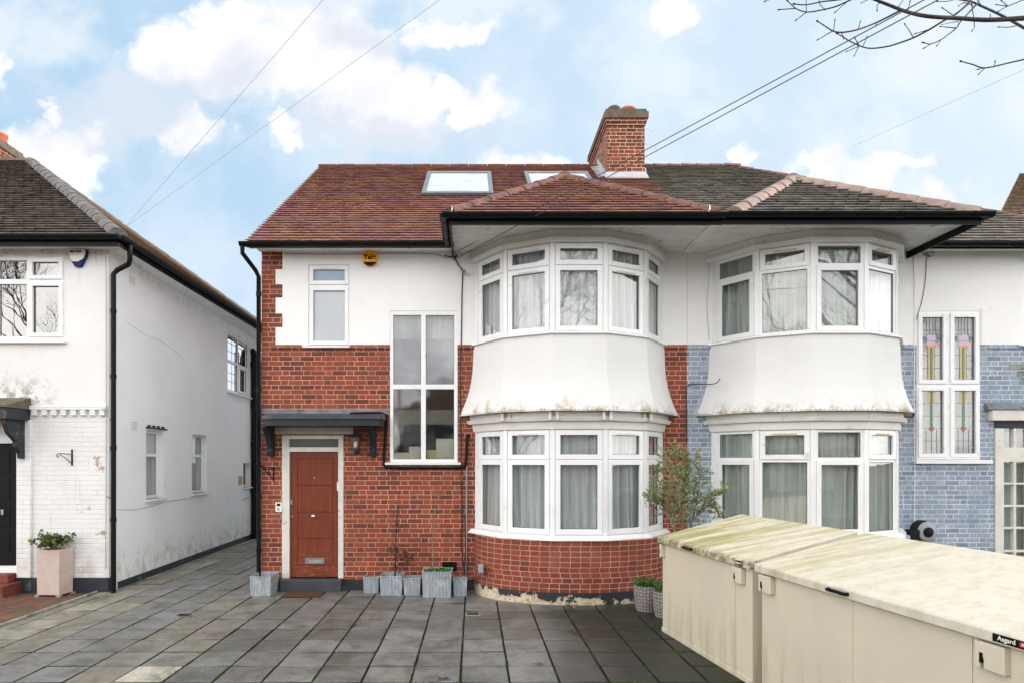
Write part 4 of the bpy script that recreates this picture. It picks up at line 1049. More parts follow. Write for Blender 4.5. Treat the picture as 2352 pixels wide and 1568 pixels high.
for q in (0, 1):
    came, pink, yel, grn, blu, sal = [], [], [], [], [], []
    u0, u1, z0, z1 = P4[q]; W = u1 - u0; Hh = z1 - z0; X = lambda a: u0 + W * a; Z = lambda a: z1 - Hh * a
    for a in (.28, .42, .58, .72): came.append((X(a) - .003, X(a) + .003, Z(.27), Z(0)))
    for a in (.2, .27, .37, .60, .81): came.append((u0, u1, Z(a) - .003, Z(a) + .003))
    pink.append((X(.30), X(.70), Z(.44), Z(.27))); sal.append((X(.22), X(.78), Z(.455), Z(.44))); sal.append((X(.30), X(.70), Z(.475), Z(.455)))
    yel += [(X(.34), X(.43), Z(1), Z(.475)), (X(.57), X(.66), Z(1), Z(.475))]; grn += [(X(.435), X(.49), Z(1), Z(.475)), (X(.51), X(.565), Z(1), Z(.475))]
    for a in (.02, .74): blu += [(X(a + .03), X(a + .12), Z(.36), Z(.30))]; grn += [(X(a + .14), X(a + .23), Z(.36), Z(.30))]; came += [(X(a), X(a + .26), Z(.385), Z(.375)), (X(a), X(a + .26), Z(.285), Z(.278))]
    for a in (.495, .335, .665): came.append((X(a) - .0025, X(a) + .0025, Z(1), Z(.475)))
    stained(came, pink, yel, grn, blu, sal)
for q in (2, 3):
    came, pink, yel, grn, blu, sal = [], [], [], [], [], []
    u0, u1, z0, z1 = P4[q]; W = u1 - u0; Hh = z1 - z0; X = lambda a: u0 + W * a; Z = lambda a: z1 - Hh * a
    yel += [(X(.34), X(.43), Z(.2), Z(0)), (X(.57), X(.66), Z(.2), Z(0))]; grn += [(X(.435), X(.49), Z(.56), Z(0)), (X(.51), X(.565), Z(.56), Z(0))]
    for a in (.2, .4, .6, .8): came.append((u0, u1, Z(a) - .003, Z(a) + .003))
    for a in (.25, .5, .75): came.append((X(a) - .0025, X(a) + .0025, Z(1), Z(.62)))
    came.append((X(.495) - .0025, X(.495) + .0025, Z(.56), Z(0)))
    stained(came, pink, yel, grn, blu, sal)
    m = M(); cx_, cz_, ww, hh = X(.5), Z(.6), W * .14, Hh * .055
    m.hexa([front.P(cx_, cz_ - hh, -.010), front.P(cx_ + ww, cz_, -.010), front.P(cx_, cz_ + hh, -.010), front.P(cx_ - ww, cz_, -.010), front.P(cx_, cz_ - hh, -.008), front.P(cx_ + ww, cz_, -.008), front.P(cx_, cz_ + hh, -.008), front.P(cx_ - ww, cz_, -.008)])
    m.build('amber_diamond', 'amber_glass', stw)
# (stained pieces are placed pane by pane above)
# upper right window (sliver in view), porch door
window(bh, front, up2_r, [(up2_r[0] + .06, 9.1, 4.85, 5.07, False), (up2_r[0] + .06, 9.1, 3.93, 4.78, False), (9.17, 9.78, 4.85, 5.07, False), (9.17, 9.78, 3.93, 4.78, False)], sill=(8.55, 9.9, 3.825, 3.86, -.02, .06), n=(-.05, .005))
pr = M(); holes = []
cols_ = [(fx(2304), fx(2326)), (fx(2332), fx(2358)), (9.02, 9.2), (9.25, 9.42)]; rows_ = [(982, 1027), (1060, 1107.5), (1112, 1158.5), (1163.5, 1209), (1214, 1262), (1267, 1315)]
for a, b in cols_:
    for y_, z_ in rows_: holes.append((a, b, fz(z_), fz(y_)))
front.plate(pr, [(8.19, 9.9, 0, 2.545)], holes, -.06, .02); pd = pr.build('porch_door', 'old_white_paint', bh, bevel=.006)
for hh in holes:
    g = M(); front.box(g, hh[0] - .004, hh[1] + .004, hh[2] - .004, hh[3] + .004, -.03, -.024); g.build('pane', 'glass', pd)
m = M(); front.box(m, 8.25, 9.8, .2, 2.5, -.14, -.13); m.build('door_net', 'net_curtain_grey', pd)
m = M(); front.box(m, 8.19, 9.9, 2.547, 2.66, -.02, .02); m.build('door_head', 'black_paint', bh)
m = M(); front.box(m, fx(2269), 9.95, 2.66, 2.83, 0, .09); m.build('lintel', 'old_white_paint', bh, bevel=.012)
m = M(); m.prism([(0, 0), (-.11, 0), (-.11, .012), (0, .12)], (fx(2260), Y0, 2.832), (0, 1, 0), (0, 0, 1), (1, 0, 0), 1.9); m.build('lead_flashing', 'lead', bh)
# missing-render patch in the blue bricks
m = M()
for (x0, x1, y0, y1) in ((2317, 2352, 836, 848), (2335, 2360, 851, 863), (2345, 2364, 866, 873)): front.plate(m, [fr(x0, x1, y0, y1)], [], 0, .006)
m.build('worn_brick', 'kerb_stone', bh, bevel=.003)
cable('black_cable', [(1579, 1180), (1578, 1000), (1577, 900), (1580, 884), (1600, 881), (1622, 882, 9.66), (1645, 879, 9.35), (1654, 868, 9.3)], .007, 'wire_black', bh)
cable('thin_cable', [(2128, 582), (2136, 590), (2120, 584), (2146, 580), (2138, 590), (2129, 592), (2126, 640), (2118, 690), (2104, 735)], .004, 'wire_black', bh)
cable('thin_cable', [(1629, 583), (1628, 640), (1624, 700), (1629, 780)], .004, 'wire_grey', bh)
cable('white_cable', [(2099, 582), (2101, 700), (2100, 900), (2101, 1080), (2100, 1236)], .005, 'upvc', bh)

# ------------------------------------------------------------------ WHITE HOUSE on the left
NX, NY = -5.66, 9.60
EZ, GZ = 5.41, 5.392
wh = thing('white_house', (-9, NY, 0), 'white painted house on the left with mossy dark hipped roof and long side wall', 'house')
nf = Facet((0, NY), (1, 0)); side = Facet((-5.372, 0), (-.03, 1))
def nr(x0, x1, y0, y1): return (fx(x0, NY), fx(x1, NY), fz(y1, NY), fz(y0, NY))
nwin = (-8.85, fx(147, NY), fz(784, NY), fz(591, NY)); ndoor = (-8.05, fx(40, NY), .30, fz(1000, NY)); zc = fz(946, NY)
m = M(); nf.plate(m, [(-16, NX, .22, zc)], [ndoor], -.22, 0); m.build('front_wall', 'painted_brick', wh)
m = M(); nf.plate(m, [(-16, NX, zc, 5.33)], [nwin], -.22, .004); m.build('rendered_wall', 'upper_paint', wh)
m = M(); nf.plate(m, [(-16, NX + .0, -.05, .222)], [(ndoor[0], ndoor[1] + .0, -.06, .5)], -.2, .018); m.build('plinth', 'plinth_black', wh, bevel=.004)
m = M(); nf.box(m, fx(43, NY), fx(75, NY), .225, zc - .12, 0, .045); m.build('pilaster', 'painted_brick', wh, bevel=.01)
m = M(); nf.box(m, fx(72, NY), NX - .02, zc + .035, zc + .10, 0, .05); 
x = fx(76, NY)
while x < NX - .12: nf.box(m, x, x + .085, zc - .05, zc + .033, 0, .045); x += .150
m.build('dentil_course', 'painted_brick', wh, bevel=.006)
# side wall
def syr(x): return 5.372 / ((CX - x) / F - .03)
def srr(x0, x1, y0, y1):   # image window on the side wall -> rect in (Y,z)
    a, b = syr(x0), syr(x1); return (a, b, H + (HY - y1) * a / F, H + (HY - y0) * a / F)
w1 = srr(336, 376, 984, 1146); w2 = srr(441, 476, 994, 1135); w3 = srr(559, 575, 1060, 1119); w4 = (syr(523), syr(573), 3.68, 5.10)
w1 = (w1[0], w1[1], 1.36, 2.58); w2 = (w2[0], w2[1], 1.36, 2.58); w3 = (w3[0], w3[1], 1.36, 1.98)
m = M(); side.plate(m, [(NY + .2205, 18.4, -.05, 5.33)], [w1, w2, w3, w4], -.22, 0); m.build('side_wall', 'side_render', wh)
m = M(); side.plate(m, [(NY + .25, 18.4, -.04, .11)], [], 0, .016); m.build('side_plinth', 'plinth_black', wh)
m = M(); m.box(-16, -6.02, 18.2, 18.4, -.05, 5.33); m.box(-16.2, -16, NY, 18.4, -.05, 5.33); m.box(-16, -6.02, NY + .22, 18.2, 2.6, 2.7); m.box(-16, -6.02, NY + .22, 18.2, 5.2, 5.25); m.box(-16, -6.02, NY + .22, 18.2, .0, .25)
m.box(-16, -6.02, 13.2, 13.3, .25, 5.2); m.box(-9.0, -8.9, NY + .22, 13.2, .25, 5.2)
m.build('inner_wall', 'inside_wall', wh)
def side_win(r, split, glass_top, glass_bot, label=None, two=False, rec=-.10):
    t = .06
    if two:
        mid = (r[0] + r[1]) / 2
        P = [(r[0] + t, mid - .03, split + .03, r[3] - t, False, glass_top), (mid + .03, r[1] - t, split + .03, r[3] - t, False, glass_top), (r[0] + t, mid - .03, r[2] + t, split - .03, False, glass_bot), (mid + .08, r[1] - t - .05, r[2] + t + .05, split - .08, True, glass_bot)]
    else: P = [(r[0] + t, r[1] - t, r[2] + t, split - .03, False, glass_bot)] + ([(r[0] + t, r[1] - t, split + .03, r[3] - t, False, glass_top)] if split < r[3] - .1 else [])
    w = window(wh, side, r, P, n=(rec - .06, rec), sill=(r[0] - .04, r[1] + .04, r[2] - .035, r[2], rec, .07))
    return w
w_ = side_win(w1, 2.14, 'frosted_glass', 'glass'); side_win(w2, 2.14, 'glass', 'glass'); side_win(w3, 3, 'frosted_glass', 'smoke_glass'); sw4 = side_win(w4, 4.42, 'bright_glass', 'bright_glass', two=True, rec=-.03) if False else None
glassmat('bright_glass', (.85, .88, .9, 1), 5, .35)
w4w = side_win(w4, 4.42, 'bright_glass', 'bright_glass', two=True, rec=-.03)
m = M(); 
for a in range(1, 4):
    u = w4[0] + .06 + (w4[1] - w4[0] - .12) * a / 4
    if a != 2: side.box(m, u - .004, u + .004, w4[2] + .07, w4[3] - .07, -.05, -.0455)
for z in (3.95, 4.15, 4.40, 4.66, 4.86): side.box(m, w4[0] + .06, w4[1] - .06, z - .004, z + .004, -.05, -.046)
m.build('lead_came', 'lead_came', w4w)
for r in (w1, w2):
    c_ = M(); rows = []
    for z in (r[2], r[3]): rows.append([side.P(r[0] + (r[1] - r[0]) * q / 40, z, -.24 + .015 * math.sin(q * 1.3)) for q in range(41)])
    c_.loft(rows); tag(c_.build('net_curtain', 'net_curtain_grey', smooth=60), 'pale net curtain inside the %s ground floor side window of the white house' % ('nearest' if r is w1 else 'middle'), 'curtain', 'net curtains in side windows')
m = M()  # air bricks
for (x, y) in ((372, 0),):
    pass
for yc_, zc_ in ((syr(303) , 5.02), (syr(308), 2.62)):
    side.box(m, yc_ - .11, yc_ + .11, zc_ - .075, zc_ + .075, 0, .008)
mb = m.build('air_brick', 'side_render', wh)
m = M()
for yc_, zc_ in ((syr(303), 5.02), (syr(308), 2.62)):
    for i in range(5):
        for j in range(4): side.box(m, yc_ - .09 + i * .04, yc_ - .075 + i * .04, zc_ - .06 + j * .035, zc_ - .045 + j * .035, .006, .010)
m.build('vent_holes', 'dark_grey', mb)
# broken render over the first side window
m = M(); side.box(m, w1[0] - .02, w1[1] + .12, w1[3] + .02, w1[3] + .05, 0, .02)
for k_ in range(4): side.box(m, w1[0] + .04 + k_ * .17, w1[0] + .15 + k_ * .17, w1[3] + .045, w1[3] + .085, 0, .015)
m.build('worn_lintel', 'black_worn', wh, bevel=.006)
def crack(P, r=.004):
    m = M(); m.tube(curve_pts([side.P(a, b, .001) for a, b in P], 4), r, 4); m.build('wall_crack', 'dark_grey', wh)
crack([(syr(267), 1.27), (syr(300), 1.22), (syr(333), 1.22), (syr(380), 1.27), (syr(440), 1.28)]); crack([(syr(290), 4.3), (syr(330), 4.22), (syr(380), 4.2), (syr(420), 4.05)], .002); crack([(15.6, 1.05), (16.2, 1.09), (17, 1.1)], .008)
m = M(); side.box(m, syr(548), syr(552), 1.45, 1.66, 0, .06); m.build('meter_box', 'timber', wh, bevel=.01)
# roof
rf = M(); WX = -5.34
tiles(rf, (-16, 9.3, EZ), (1, 0, 0), Vf, lambda v: 0.0, lambda v: (WX + 16) - v * CP, 4.6 / CP, seed=61)
rf.poly([(-16, 18.5, EZ), (WX, 18.5, EZ), (WX - 4.6, 13.9, 8.74), (-16, 13.9, 8.74)][::-1])
wr = rf.build('roof', 'old_tile', wh, merge=False)
rf = M(); tiles(rf, (WX, 9.3, EZ), (0, 1, 0), (-CP, 0, SP), lambda v: v * CP, lambda v: 9.2 - v * CP, 4.6 / CP, seed=63); rf.build('side_roof', 'brown_tile', wh, merge=False)
h = M(); ap = V3((WX - 4.6, 13.9, 8.76)); ridge(h, (WX, 9.3, EZ + .04), ap, .12, .36); ridge(h, (-16, 13.9, 8.76), ap, .09); ridge(h, (WX, 18.5, EZ + .02), ap, .09)
h.build('hip_tiles', 'grey_ridge_tile', wr, smooth=50)
eaves(wh, [((-16, 9.24, GZ), (WX + .02, 9.24, GZ)), ((WX + .06, 9.22, GZ), (WX + .06, 18.5, GZ))], [(-16, WX, 9.30, 9.325, 5.25, 5.40), (WX - .02, WX + .002, 9.33, 18.4, 5.26, 5.40)],
      [(-16, WX - .02, 9.33, 9.59, 5.30, 5.315), (-5.98, WX - .021, 9.6, 18.4, 5.30, 5.312)])
m = M(); m.tube([(WX + .06, 9.5, 5.33), (WX + .06, 9.5, 5.12), (WX + .03, 9.52, 5.05), (NX + .16, 9.55, 4.97), (NX + .11, 9.53, 4.9), (NX + .11, 9.53, .0)], .038, 12)
for z in (4.3, 3.3, 2.2, 1.1): m.tube([(NX + .11, 9.53, z), (NX + .11, 9.53, z + .06)], .046, 12)
m.build('downpipe', 'black_plastic', wh, smooth=50)
m = M(); P_ = [V3((NX - .03, 9.56, 5.2)), V3((NX - .02, 9.56, 4.8)), V3((NX - .02, 9.57, 3)), V3((NX - .03, 9.57, 1)), V3((NX - .03, 9.57, .35))]; m.tube(curve_pts(P_), .006, 6); m.build('thin_cable', 'wire_grey', wh)
m = M(); sy = 16.3; NXs = -5.87; m.tube([(NXs + .10, sy, 4.75), (NXs + .10, sy, -.02)], .085, 14); m.tube([(NXs + .02, sy, 4.95), (NXs + .07, sy, 4.9), (NXs + .10, sy, 4.75)], .075, 12)
for z in (4.5, 3.4, 2.4, 1.2): m.tube([(NXs + .10, sy, z), (NXs + .10, sy, z + .12)], .1, 14)
m.tube([(NXs + .30, sy + .1, 4.9), (NXs + .30, sy + .1, -.02)], .06, 12)
m.build('soil_pipe', 'black_plastic', wh, smooth=50)
# front window
window(wh, nf, nwin, [nr(-70, -8, 599, 642) + (False,), nr(-70, -8, 653, 772.5) + (False,), nr(0, 62.5, 599, 642) + (False,), nr(0, 62.5, 653, 772.5) + (False,), nr(77, 137, 603, 633) + (True,), nr(77, 137, 658, 765) + (True,)],
       glass='glass_strong', n=(-.05, .008), sill=(nwin[0] - .03, nwin[1] + .05, nwin[2] - .035, nwin[2], -.02, .07))
# front door, canopy
df2 = M(); nf.plate(df2, [(ndoor[0], ndoor[1], .30, ndoor[3])], [(ndoor[0] + .05, fx(38, NY) - .02, .40, fz(1017, NY))], -.12, -.02); dfo = df2.build('door_frame', 'upvc', wh, bevel=.005)
d = M(); nf.box(d, ndoor[0] + .05, fx(38, NY) - .02, .40, fz(1017, NY), -.1, -.06)
for k_ in range(4): nf.box(d, ndoor[0] + .2, fx(38, NY) - .15, .6 + k_ * .42, .92 + k_ * .42, -.06, -.052)
dd = d.build('door', 'sign_black', wh, bevel=.004)
m = M(); nf.box(m, fx(-2, NY), fx(4.5, NY), fz(1182, NY), fz(1170, NY), -.06, -.03); m.build('handle', 'chrome', dd, bevel=.004)
ccz = fz(962, 9.2)
m = M(); m.box(-8.6, fx(70, NY), 9.12, NY, ccz - .0, ccz + .17); cn = m.build('canopy', 'black_worn', wh, bevel=.01)
m = M(); m.hexa([(-8.65, 9.09, ccz + .172), (fx(72, NY), 9.09, ccz + .172), (fx(72, NY), NY, ccz + .172), (-8.65, NY, ccz + .172), (-8.65, 9.09, ccz + .21), (fx(72, NY), 9.09, ccz + .21), (fx(72, NY), NY, ccz + .36), (-8.65, NY, ccz + .36)]); m.build('canopy_roof', 'moss_cement', cn, bevel=.008)
m = M(); pf = [(0, 0), (-.42, 0), (-.42, -.06), (-.36, -.2), (-.27, -.27), (-.21, -.32), (-.20, -.40), (-.12, -.5), (-.11, -.58), (0, -.58)]
m.prism(pf, (fx(62, NY) - .075, NY, ccz - .002), (0, 1, 0), (0, 0, 1), (1, 0, 0), .075); 
m.build('bracket', 'black_worn', cn, bevel=.006)
chimney(wh, -11.75, -10.9, 13.0, 14.9, 7.6, 9.42, [(-11.1, 14.5, .15, .25, False, 'terracotta'), (-11.15, 13.4, .15, .25, False, 'terracotta')])

st = M(); st.box(-8.2, fx(40, 9.5), 9.2, NY, -.03, .17); st.box(-8.2, fx(38, NY), 9.42, NY, .17, .30)
tag(st.build('entrance_steps', 'red_step', bevel=.012), 'low red tiled steps below the black front door of the white house', 'steps')

# third house beyond, seen at the right edge
th = thing('tiled_house', (14, 16, 0), 'further house at the right edge showing only its brown tiled gable roof', 'house')
gx, gyy = fx(2300, 15), 15.0
rf = M(); O = V3((fx(2296, 15.0), 15.0, fz(492, 15.0)))
tiles(rf, O, (1, 0, 0), (.0, CP, SP), lambda v: v * .82, lambda v: 9.0, 4.5, seed=81)
rf.build('roof', 'brown_tile', th, merge=False)
m = M(); m.box(O.x + .3, O.x + 9, 15.3, 22, 0, O.z); m.build('wall', 'far_white', th)

# ------------------------------------------------------------------ things on the walls
ab = thing('alarm_box', (fx(851), Y0, fz(596)), 'round orange alarm box with dark lower rim below the black gutter', 'alarm box')
m = M(); c_ = V3((fx(851), Y0 - .012, fz(596))); rr = .122
def disc(m, c, prof, n=40):
    rings = []
    for r, h in prof: rings.append([c + V3((math.cos(2 * math.pi * q / n) * r, -h, math.sin(2 * math.pi * q / n) * r)) for q in range(n + 1)])
    m.loft(rings)
disc(m, c_, [(rr, 0), (rr, .045), (rr * .96, .055), (rr * .6, .062), (.0005, .064)]); m.build('shell', 'orange_plastic', ab, smooth=50)
m = M(); pts_ = []
for k_ in range(21):
    a = R(212 + 116 * k_ / 20); pts_.append(c_ + V3((math.cos(a) * rr * 1.012, 0, math.sin(a) * rr * 1.012)))
a_ = [m.vert(p - V3((0, .046, 0))) for p in pts_]; b2 = [m.vert(V3((p.x, p.y - .066, p.z))) for p in pts_]
m.face(b2)
for k_ in range(20): m.face([a_[k_], a_[k_ + 1], b2[k_ + 1], b2[k_]])
m.face([a_[-1], a_[0], b2[0], b2[-1]]); m.build('rim', 'sign_black', ab)
text_part('Yale', .108, 'sign_ink', ab, face_mtx(c_ + V3((0, -.066, .012)), (1, 0, 0), (0, -1, 0)), .0015, bold=.003)

mx_ = thing('alarm_box', (fx(183, NY), NY, fz(594, NY)), 'cream shield shaped alarm box with blue pointed base on the white house', 'alarm box')
def shield(pts, d0, d1, mat, name):
    m = M(); P_ = [at(a, b, NY) for a, b in pts]; a = [m.vert(V3((p.x, NY - d0, p.z))) for p in P_]; b = [m.vert(V3((p.x, NY - d1, p.z))) for p in P_]; n = len(P_)
    for k_ in range(n): m.face([a[k_], b[k_], b[(k_ + 1) % n], a[(k_ + 1) % n]])
    m.face(b); return m.build(name, mat, mx_, bevel=.005, merge='n')
shield([(161, 576), (163, 574), (200, 574.5), (204, 578), (203, 590), (197, 602), (191, 613), (189, 615.5), (177, 615), (174, 612), (168, 602), (164, 592)], 0, .05, 'navy', 'base')
shield([(162, 577), (164, 575), (199, 575.5), (201.5, 579), (200.5, 588), (196, 597), (189, 601), (184, 604), (170, 603), (165.5, 593)], .045, .062, 'sign_cream', 'cover')
text_part('MATRIX', .050, 'sign_ink', mx_, face_mtx(V3((fx(180, NY), NY - .0625, fz(581, NY))), (1, 0, 0), (0, -1, 0)), .0015, bold=.002)

def wall_bracket(name, Y, pts_post, arms, label):
    m = M()
    m.box(min(p[0] for p in pts_post), max(p[0] for p in pts_post), Y - .012, Y, min(p[1] for p in pts_post), max(p[1] for p in pts_post))
    for A in arms: m.tube(curve_pts([V3(p) for p in A], 4), .007, 6)
    return tag(m.build(name, 'black_plastic', smooth=40), label, 'bracket')
# left house bracket (folded against the wall)
zz = lambda y: fz(y, NY - .1); xx = lambda x: fx(x, NY - .1)
wall_bracket('basket_bracket', NY, [(fx(164.5, NY), fz(1068, NY)), (fx(167.5, NY), fz(1031, NY))],
    [[(fx(165, NY), NY - .03, zz(1042)), (xx(150), NY - .1, zz(1041)), (xx(138), NY - .12, zz(1041)), (xx(133), NY - .12, zz(1044)), (xx(134), NY - .12, zz(1048)), (xx(138), NY - .12, zz(1048))],
     [(xx(139), NY - .12, zz(1043)), (xx(150), NY - .08, zz(1052)), (fx(164, NY), NY - .02, zz(1062))]], 'black iron basket bracket on the painted brick of the white house')
wall_bracket('basket_bracket', Y0, [(fx(627.5), fz(1104)), (fx(630), fz(1071))],
    [[(fx(629), Y0 - .02, fz(1075)), (fx(617), Y0 - .2, fz(1070)), (fx(611), Y0 - .3, fz(1066)), (fx(607), Y0 - .33, fz(1064)), (fx(607), Y0 - .33, fz(1068)), (fx(611), Y0 - .31, fz(1070))],
     [(fx(611), Y0 - .28, fz(1066)), (fx(618), Y0 - .15, fz(1080)), (fx(628), Y0 - .02, fz(1100))], [(fx(616), Y0 - .2, fz(1074)), (fx(622), Y0 - .12, fz(1078)), (fx(622), Y0 - .08, fz(1086)), (fx(627), Y0 - .02, fz(1088))]],
    'black scrolled iron basket bracket on the red brick beside the brown door')

kp = M(); front.box(kp, fx(633.5), fx(648), fz(1174.5), fz(1152.5), 0, .028)
ko = kp.build('door_intercom', 'sign_cream', bevel=.006); tag(ko, 'white door intercom with dark screen on brick beside the brown door', 'intercom')
kp = M(); front.box(kp, fx(637), fx(645), fz(1161), fz(1155), .026, .030); kp.build('screen', 'sign_black', ko)
kp = M(); front.box(kp, fx(638), fx(643), fz(1171), fz(1165), .026, .031); kp.build('button', 'grey_plastic', ko)

# wall lantern
lz = lambda y: fz(y, Y0 - .15); lx = lambda x: fx(x, Y0 - .15); LY = Y0 - .15
ln = thing('wall_lantern', (fx(818), Y0, fz(1040)), 'old black four sided wall lantern hanging under the right canopy bracket', 'lantern')
cxl = lx(816.5)
m = M(); 
for s_ in (-1, 1):
    for s2 in (-1, 1): m.tube([(cxl + s_ * .078, LY + s2 * .078, lz(1003)), (cxl + s_ * .045, LY + s2 * .045, lz(1029))], .007, 6)
m.hexa([(cxl - .05, LY - .05, lz(1031.5)), (cxl + .05, LY - .05, lz(1031.5)), (cxl + .05, LY + .05, lz(1031.5)), (cxl - .05, LY + .05, lz(1031.5)), (cxl - .05, LY - .05, lz(1028.5)), (cxl + .05, LY - .05, lz(1028.5)), (cxl + .05, LY + .05, lz(1028.5)), (cxl - .05, LY + .05, lz(1028.5))])
m.hexa([(cxl - .092, LY - .092, lz(1003.5)), (cxl + .092, LY - .092, lz(1003.5)), (cxl + .092, LY + .092, lz(1003.5)), (cxl - .092, LY + .092, lz(1003.5)), (cxl - .05, LY - .05, lz(997)), (cxl + .05, LY - .05, lz(997)), (cxl + .05, LY + .05, lz(997)), (cxl - .05, LY + .05, lz(997))])
m.lathe([(.05, 0), (.03, .02), (.012, .03), (.001, .035)], (cxl, LY, lz(997)), 12)
m.build('cage', 'dark_grey', ln)
m = M(); m.hexa([(cxl - .04, LY - .04, lz(1028)), (cxl + .04, LY - .04, lz(1028)), (cxl + .04, LY + .04, lz(1028)), (cxl - .04, LY + .04, lz(1028)), (cxl - .07, LY - .07, lz(1004)), (cxl + .07, LY - .07, lz(1004)), (cxl + .07, LY + .07, lz(1004)), (cxl - .07, LY + .07, lz(1004))]); m.build('glass_panel', 'lantern_glass' if 'lantern_glass' in MATS else 'glass', ln)
m = M(); m.lathe([(.022, 0), (.03, .04), (.02, .08), (.001, .1)], (cxl, LY, lz(1026)), 12); m.build('bulb', 'cream_paper', ln, smooth=50)
m = M(); m.tube([(fx(820), Y0, fz(1037)), (fx(820), Y0 - .06, fz(1040)), (cxl + .01, LY, lz(1034)), (cxl, LY, lz(1031))], .014, 8); disc(m, V3((fx(820), Y0, fz(1036))), [(.055, 0), (.055, .015), (.0005, .03)], 20); m.build('arm', 'dark_grey', ln, smooth=50)

# hose reel on the blue wall
hr = thing('hose_reel', (fx(2125, 9.6), 9.6, fz(1220)), 'grey and black wall mounted hose reel on the blue brick wall', 'hose reel')
m = M(); cc = V3((fx(2121), Y0 - .02, fz(1218))); disc(m, cc, [(.150, 0), (.155, .04), (.145, .07), (.10, .085), (.0005, .09)], 36)
m2 = m.build('shell', 'grey_plastic', hr, smooth=40)
for v in m2.data.vertices: v.co.z = v.co.z * 1.0
m = M(); disc(m, cc + V3((.0, -.075, -.01)), [(.08, 0), (.078, .02), (.04, .028), (.0005, .03)], 28); p_ = m.build('cover', 'sign_black', hr, smooth=40)
m = M(); disc(m, cc + V3((-.07, -.0, .02)), [(.155, 0), (.155, .05), (.0005, .055)], 28); m.box(fx(2078), fx(2100), Y0 - .12, Y0 - .02, fz(1236), fz(1214)); m.build('drum', 'black_plastic', hr, smooth=40)

# ------------------------------------------------------------------ planters and pots
def planter(x0, x1, yt, yb, depth, label, name='planter', taper=.012, soil='soil', mat='galvanised', grp='ribbed metal planters along the wall', inner=None):
    Yf = gy(yb); X0, X1 = fx(x0, Yf), fx(x1, Yf); zt = fz(yt, Yf)
    t = thing(name, ((X0 + X1) / 2, Yf + depth / 2, 0), label, 'planter', grp)
    m = M(); w = .016; o = [(X0, Yf), (X1, Yf), (X1, Yf + depth), (X0, Yf + depth)]; tp = taper
    base = [(X0 + tp, Yf + tp), (X1 - tp, Yf + tp), (X1 - tp, Yf + depth - tp), (X0 + tp, Yf + depth - tp)]
    inn_ = [(X0 + w, Yf + w), (X1 - w, Yf + w), (X1 - w, Yf + depth - w), (X0 + w, Yf + depth - w)]
    zs2 = zt - .08
    for k_ in range(4):
        k2 = (k_ + 1) % 4; L = (V3(o[k2] + (0,)) - V3(o[k_] + (0,))).length
        A, B, C, D = V3(base[k_] + (.0,)), V3(base[k2] + (.0,)), V3(o[k2] + (zt,)), V3(o[k_] + (zt,))
        m.poly([A, B, C, D], [(0, 0), (L, 0), (L, zt), (0, zt)])
        m.poly([D, C, V3(inn_[k2] + (zt,)), V3(inn_[k_] + (zt,))]); m.poly([V3(inn_[k_] + (zt,)), V3(inn_[k2] + (zt,)), V3(inn_[k2] + (zs2 - .05,)), V3(inn_[k_] + (zs2 - .05,))])
    m.poly([V3(p + (0.0,)) for p in base][::-1])
    m.build('body', mat, t)
    r = M(); e = .004
    for a, b in zip(o, o[1:] + o[:1]): r.tube([(a[0], a[1], zt), (b[0], b[1], zt)], .009, 6)
    r.build('rim', mat, t)
    s = M(); g_ = 8; rows = [[V3((X0 + w + (X1 - X0 - 2 * w) * a / g_, Yf + w + (depth - 2 * w) * b / g_, zs2 + rnd.uniform(-.012, .012))) for a in range(g_ + 1)] for b in range(g_ + 1)]
    s.loft(rows); s.build('soil', soil, t)
    return (X0, X1, Yf, zt, zs2)
p0 = planter(574, 622, 1324, 1368.7, .40, 'ribbed grey metal planter standing alone left of the doorstep', grp=None)
p1 = planter(834, 870, 1325, 1361.5, .25, 'ribbed metal planter nearest the doorstep in the row by the wall')
p2 = planter(872.5, 924, 1323.5, 1367, .34, 'ribbed metal planter holding the tall bare sapling with dead leaves')
p3 = planter(926.5, 966, 1328, 1367, .25, 'small ribbed metal planter between the two sapling planters')
p4 = planter(969.5, 1037, 1313, 1372, .38, 'largest ribbed metal planter, with green strawberry leaves')
p5 = planter(1041, 1073, 1331, 1368.7, .22, 'small ribbed metal planter nearest the bay window')
rnd = random.Random(5)
def herb(name, x0, x1, y0, y1, z, n, L, w, mat, label, cat='plant', spread=.5, hgt=.0):
    m = M()
    for _ in range(n):
        leaf(m, (rnd.uniform(x0, x1), rnd.uniform(y0, y1), z + rnd.uniform(-.01, hgt)), (rnd.gauss(0, spread), rnd.gauss(0, spread), rnd.uniform(.3, 1)), L * rnd.uniform(.6, 1.3), w)
    return tag(m.build(name, mat, merge=False), label, cat)
herb('grass_tuft', p0[0] + .08, p0[1] - .04, p0[2] + .06, p0[2] + .3, p0[4], 500, .045, .008, 'grass_blade', 'short bright green grass growing in the lone planter by the doorstep', 'grass', .3, .005)
herb('strawberry_plant', p4[0] + .05, p4[1] - .0, p4[2] + .03, p4[2] + .3, p4[4] + .02, 240, .05, .04, 'herb_leaf', 'low green strawberry leaves filling the largest metal planter', 'plant', .8, .06)
herb('seedling', p2[0] + .17, p2[1] - .1, p2[2] + .05, p2[2] + .2, p2[4], 40, .035, .025, 'herb_leaf', 'small green seedling at the foot of the bare sapling', 'plant', .8, .02)
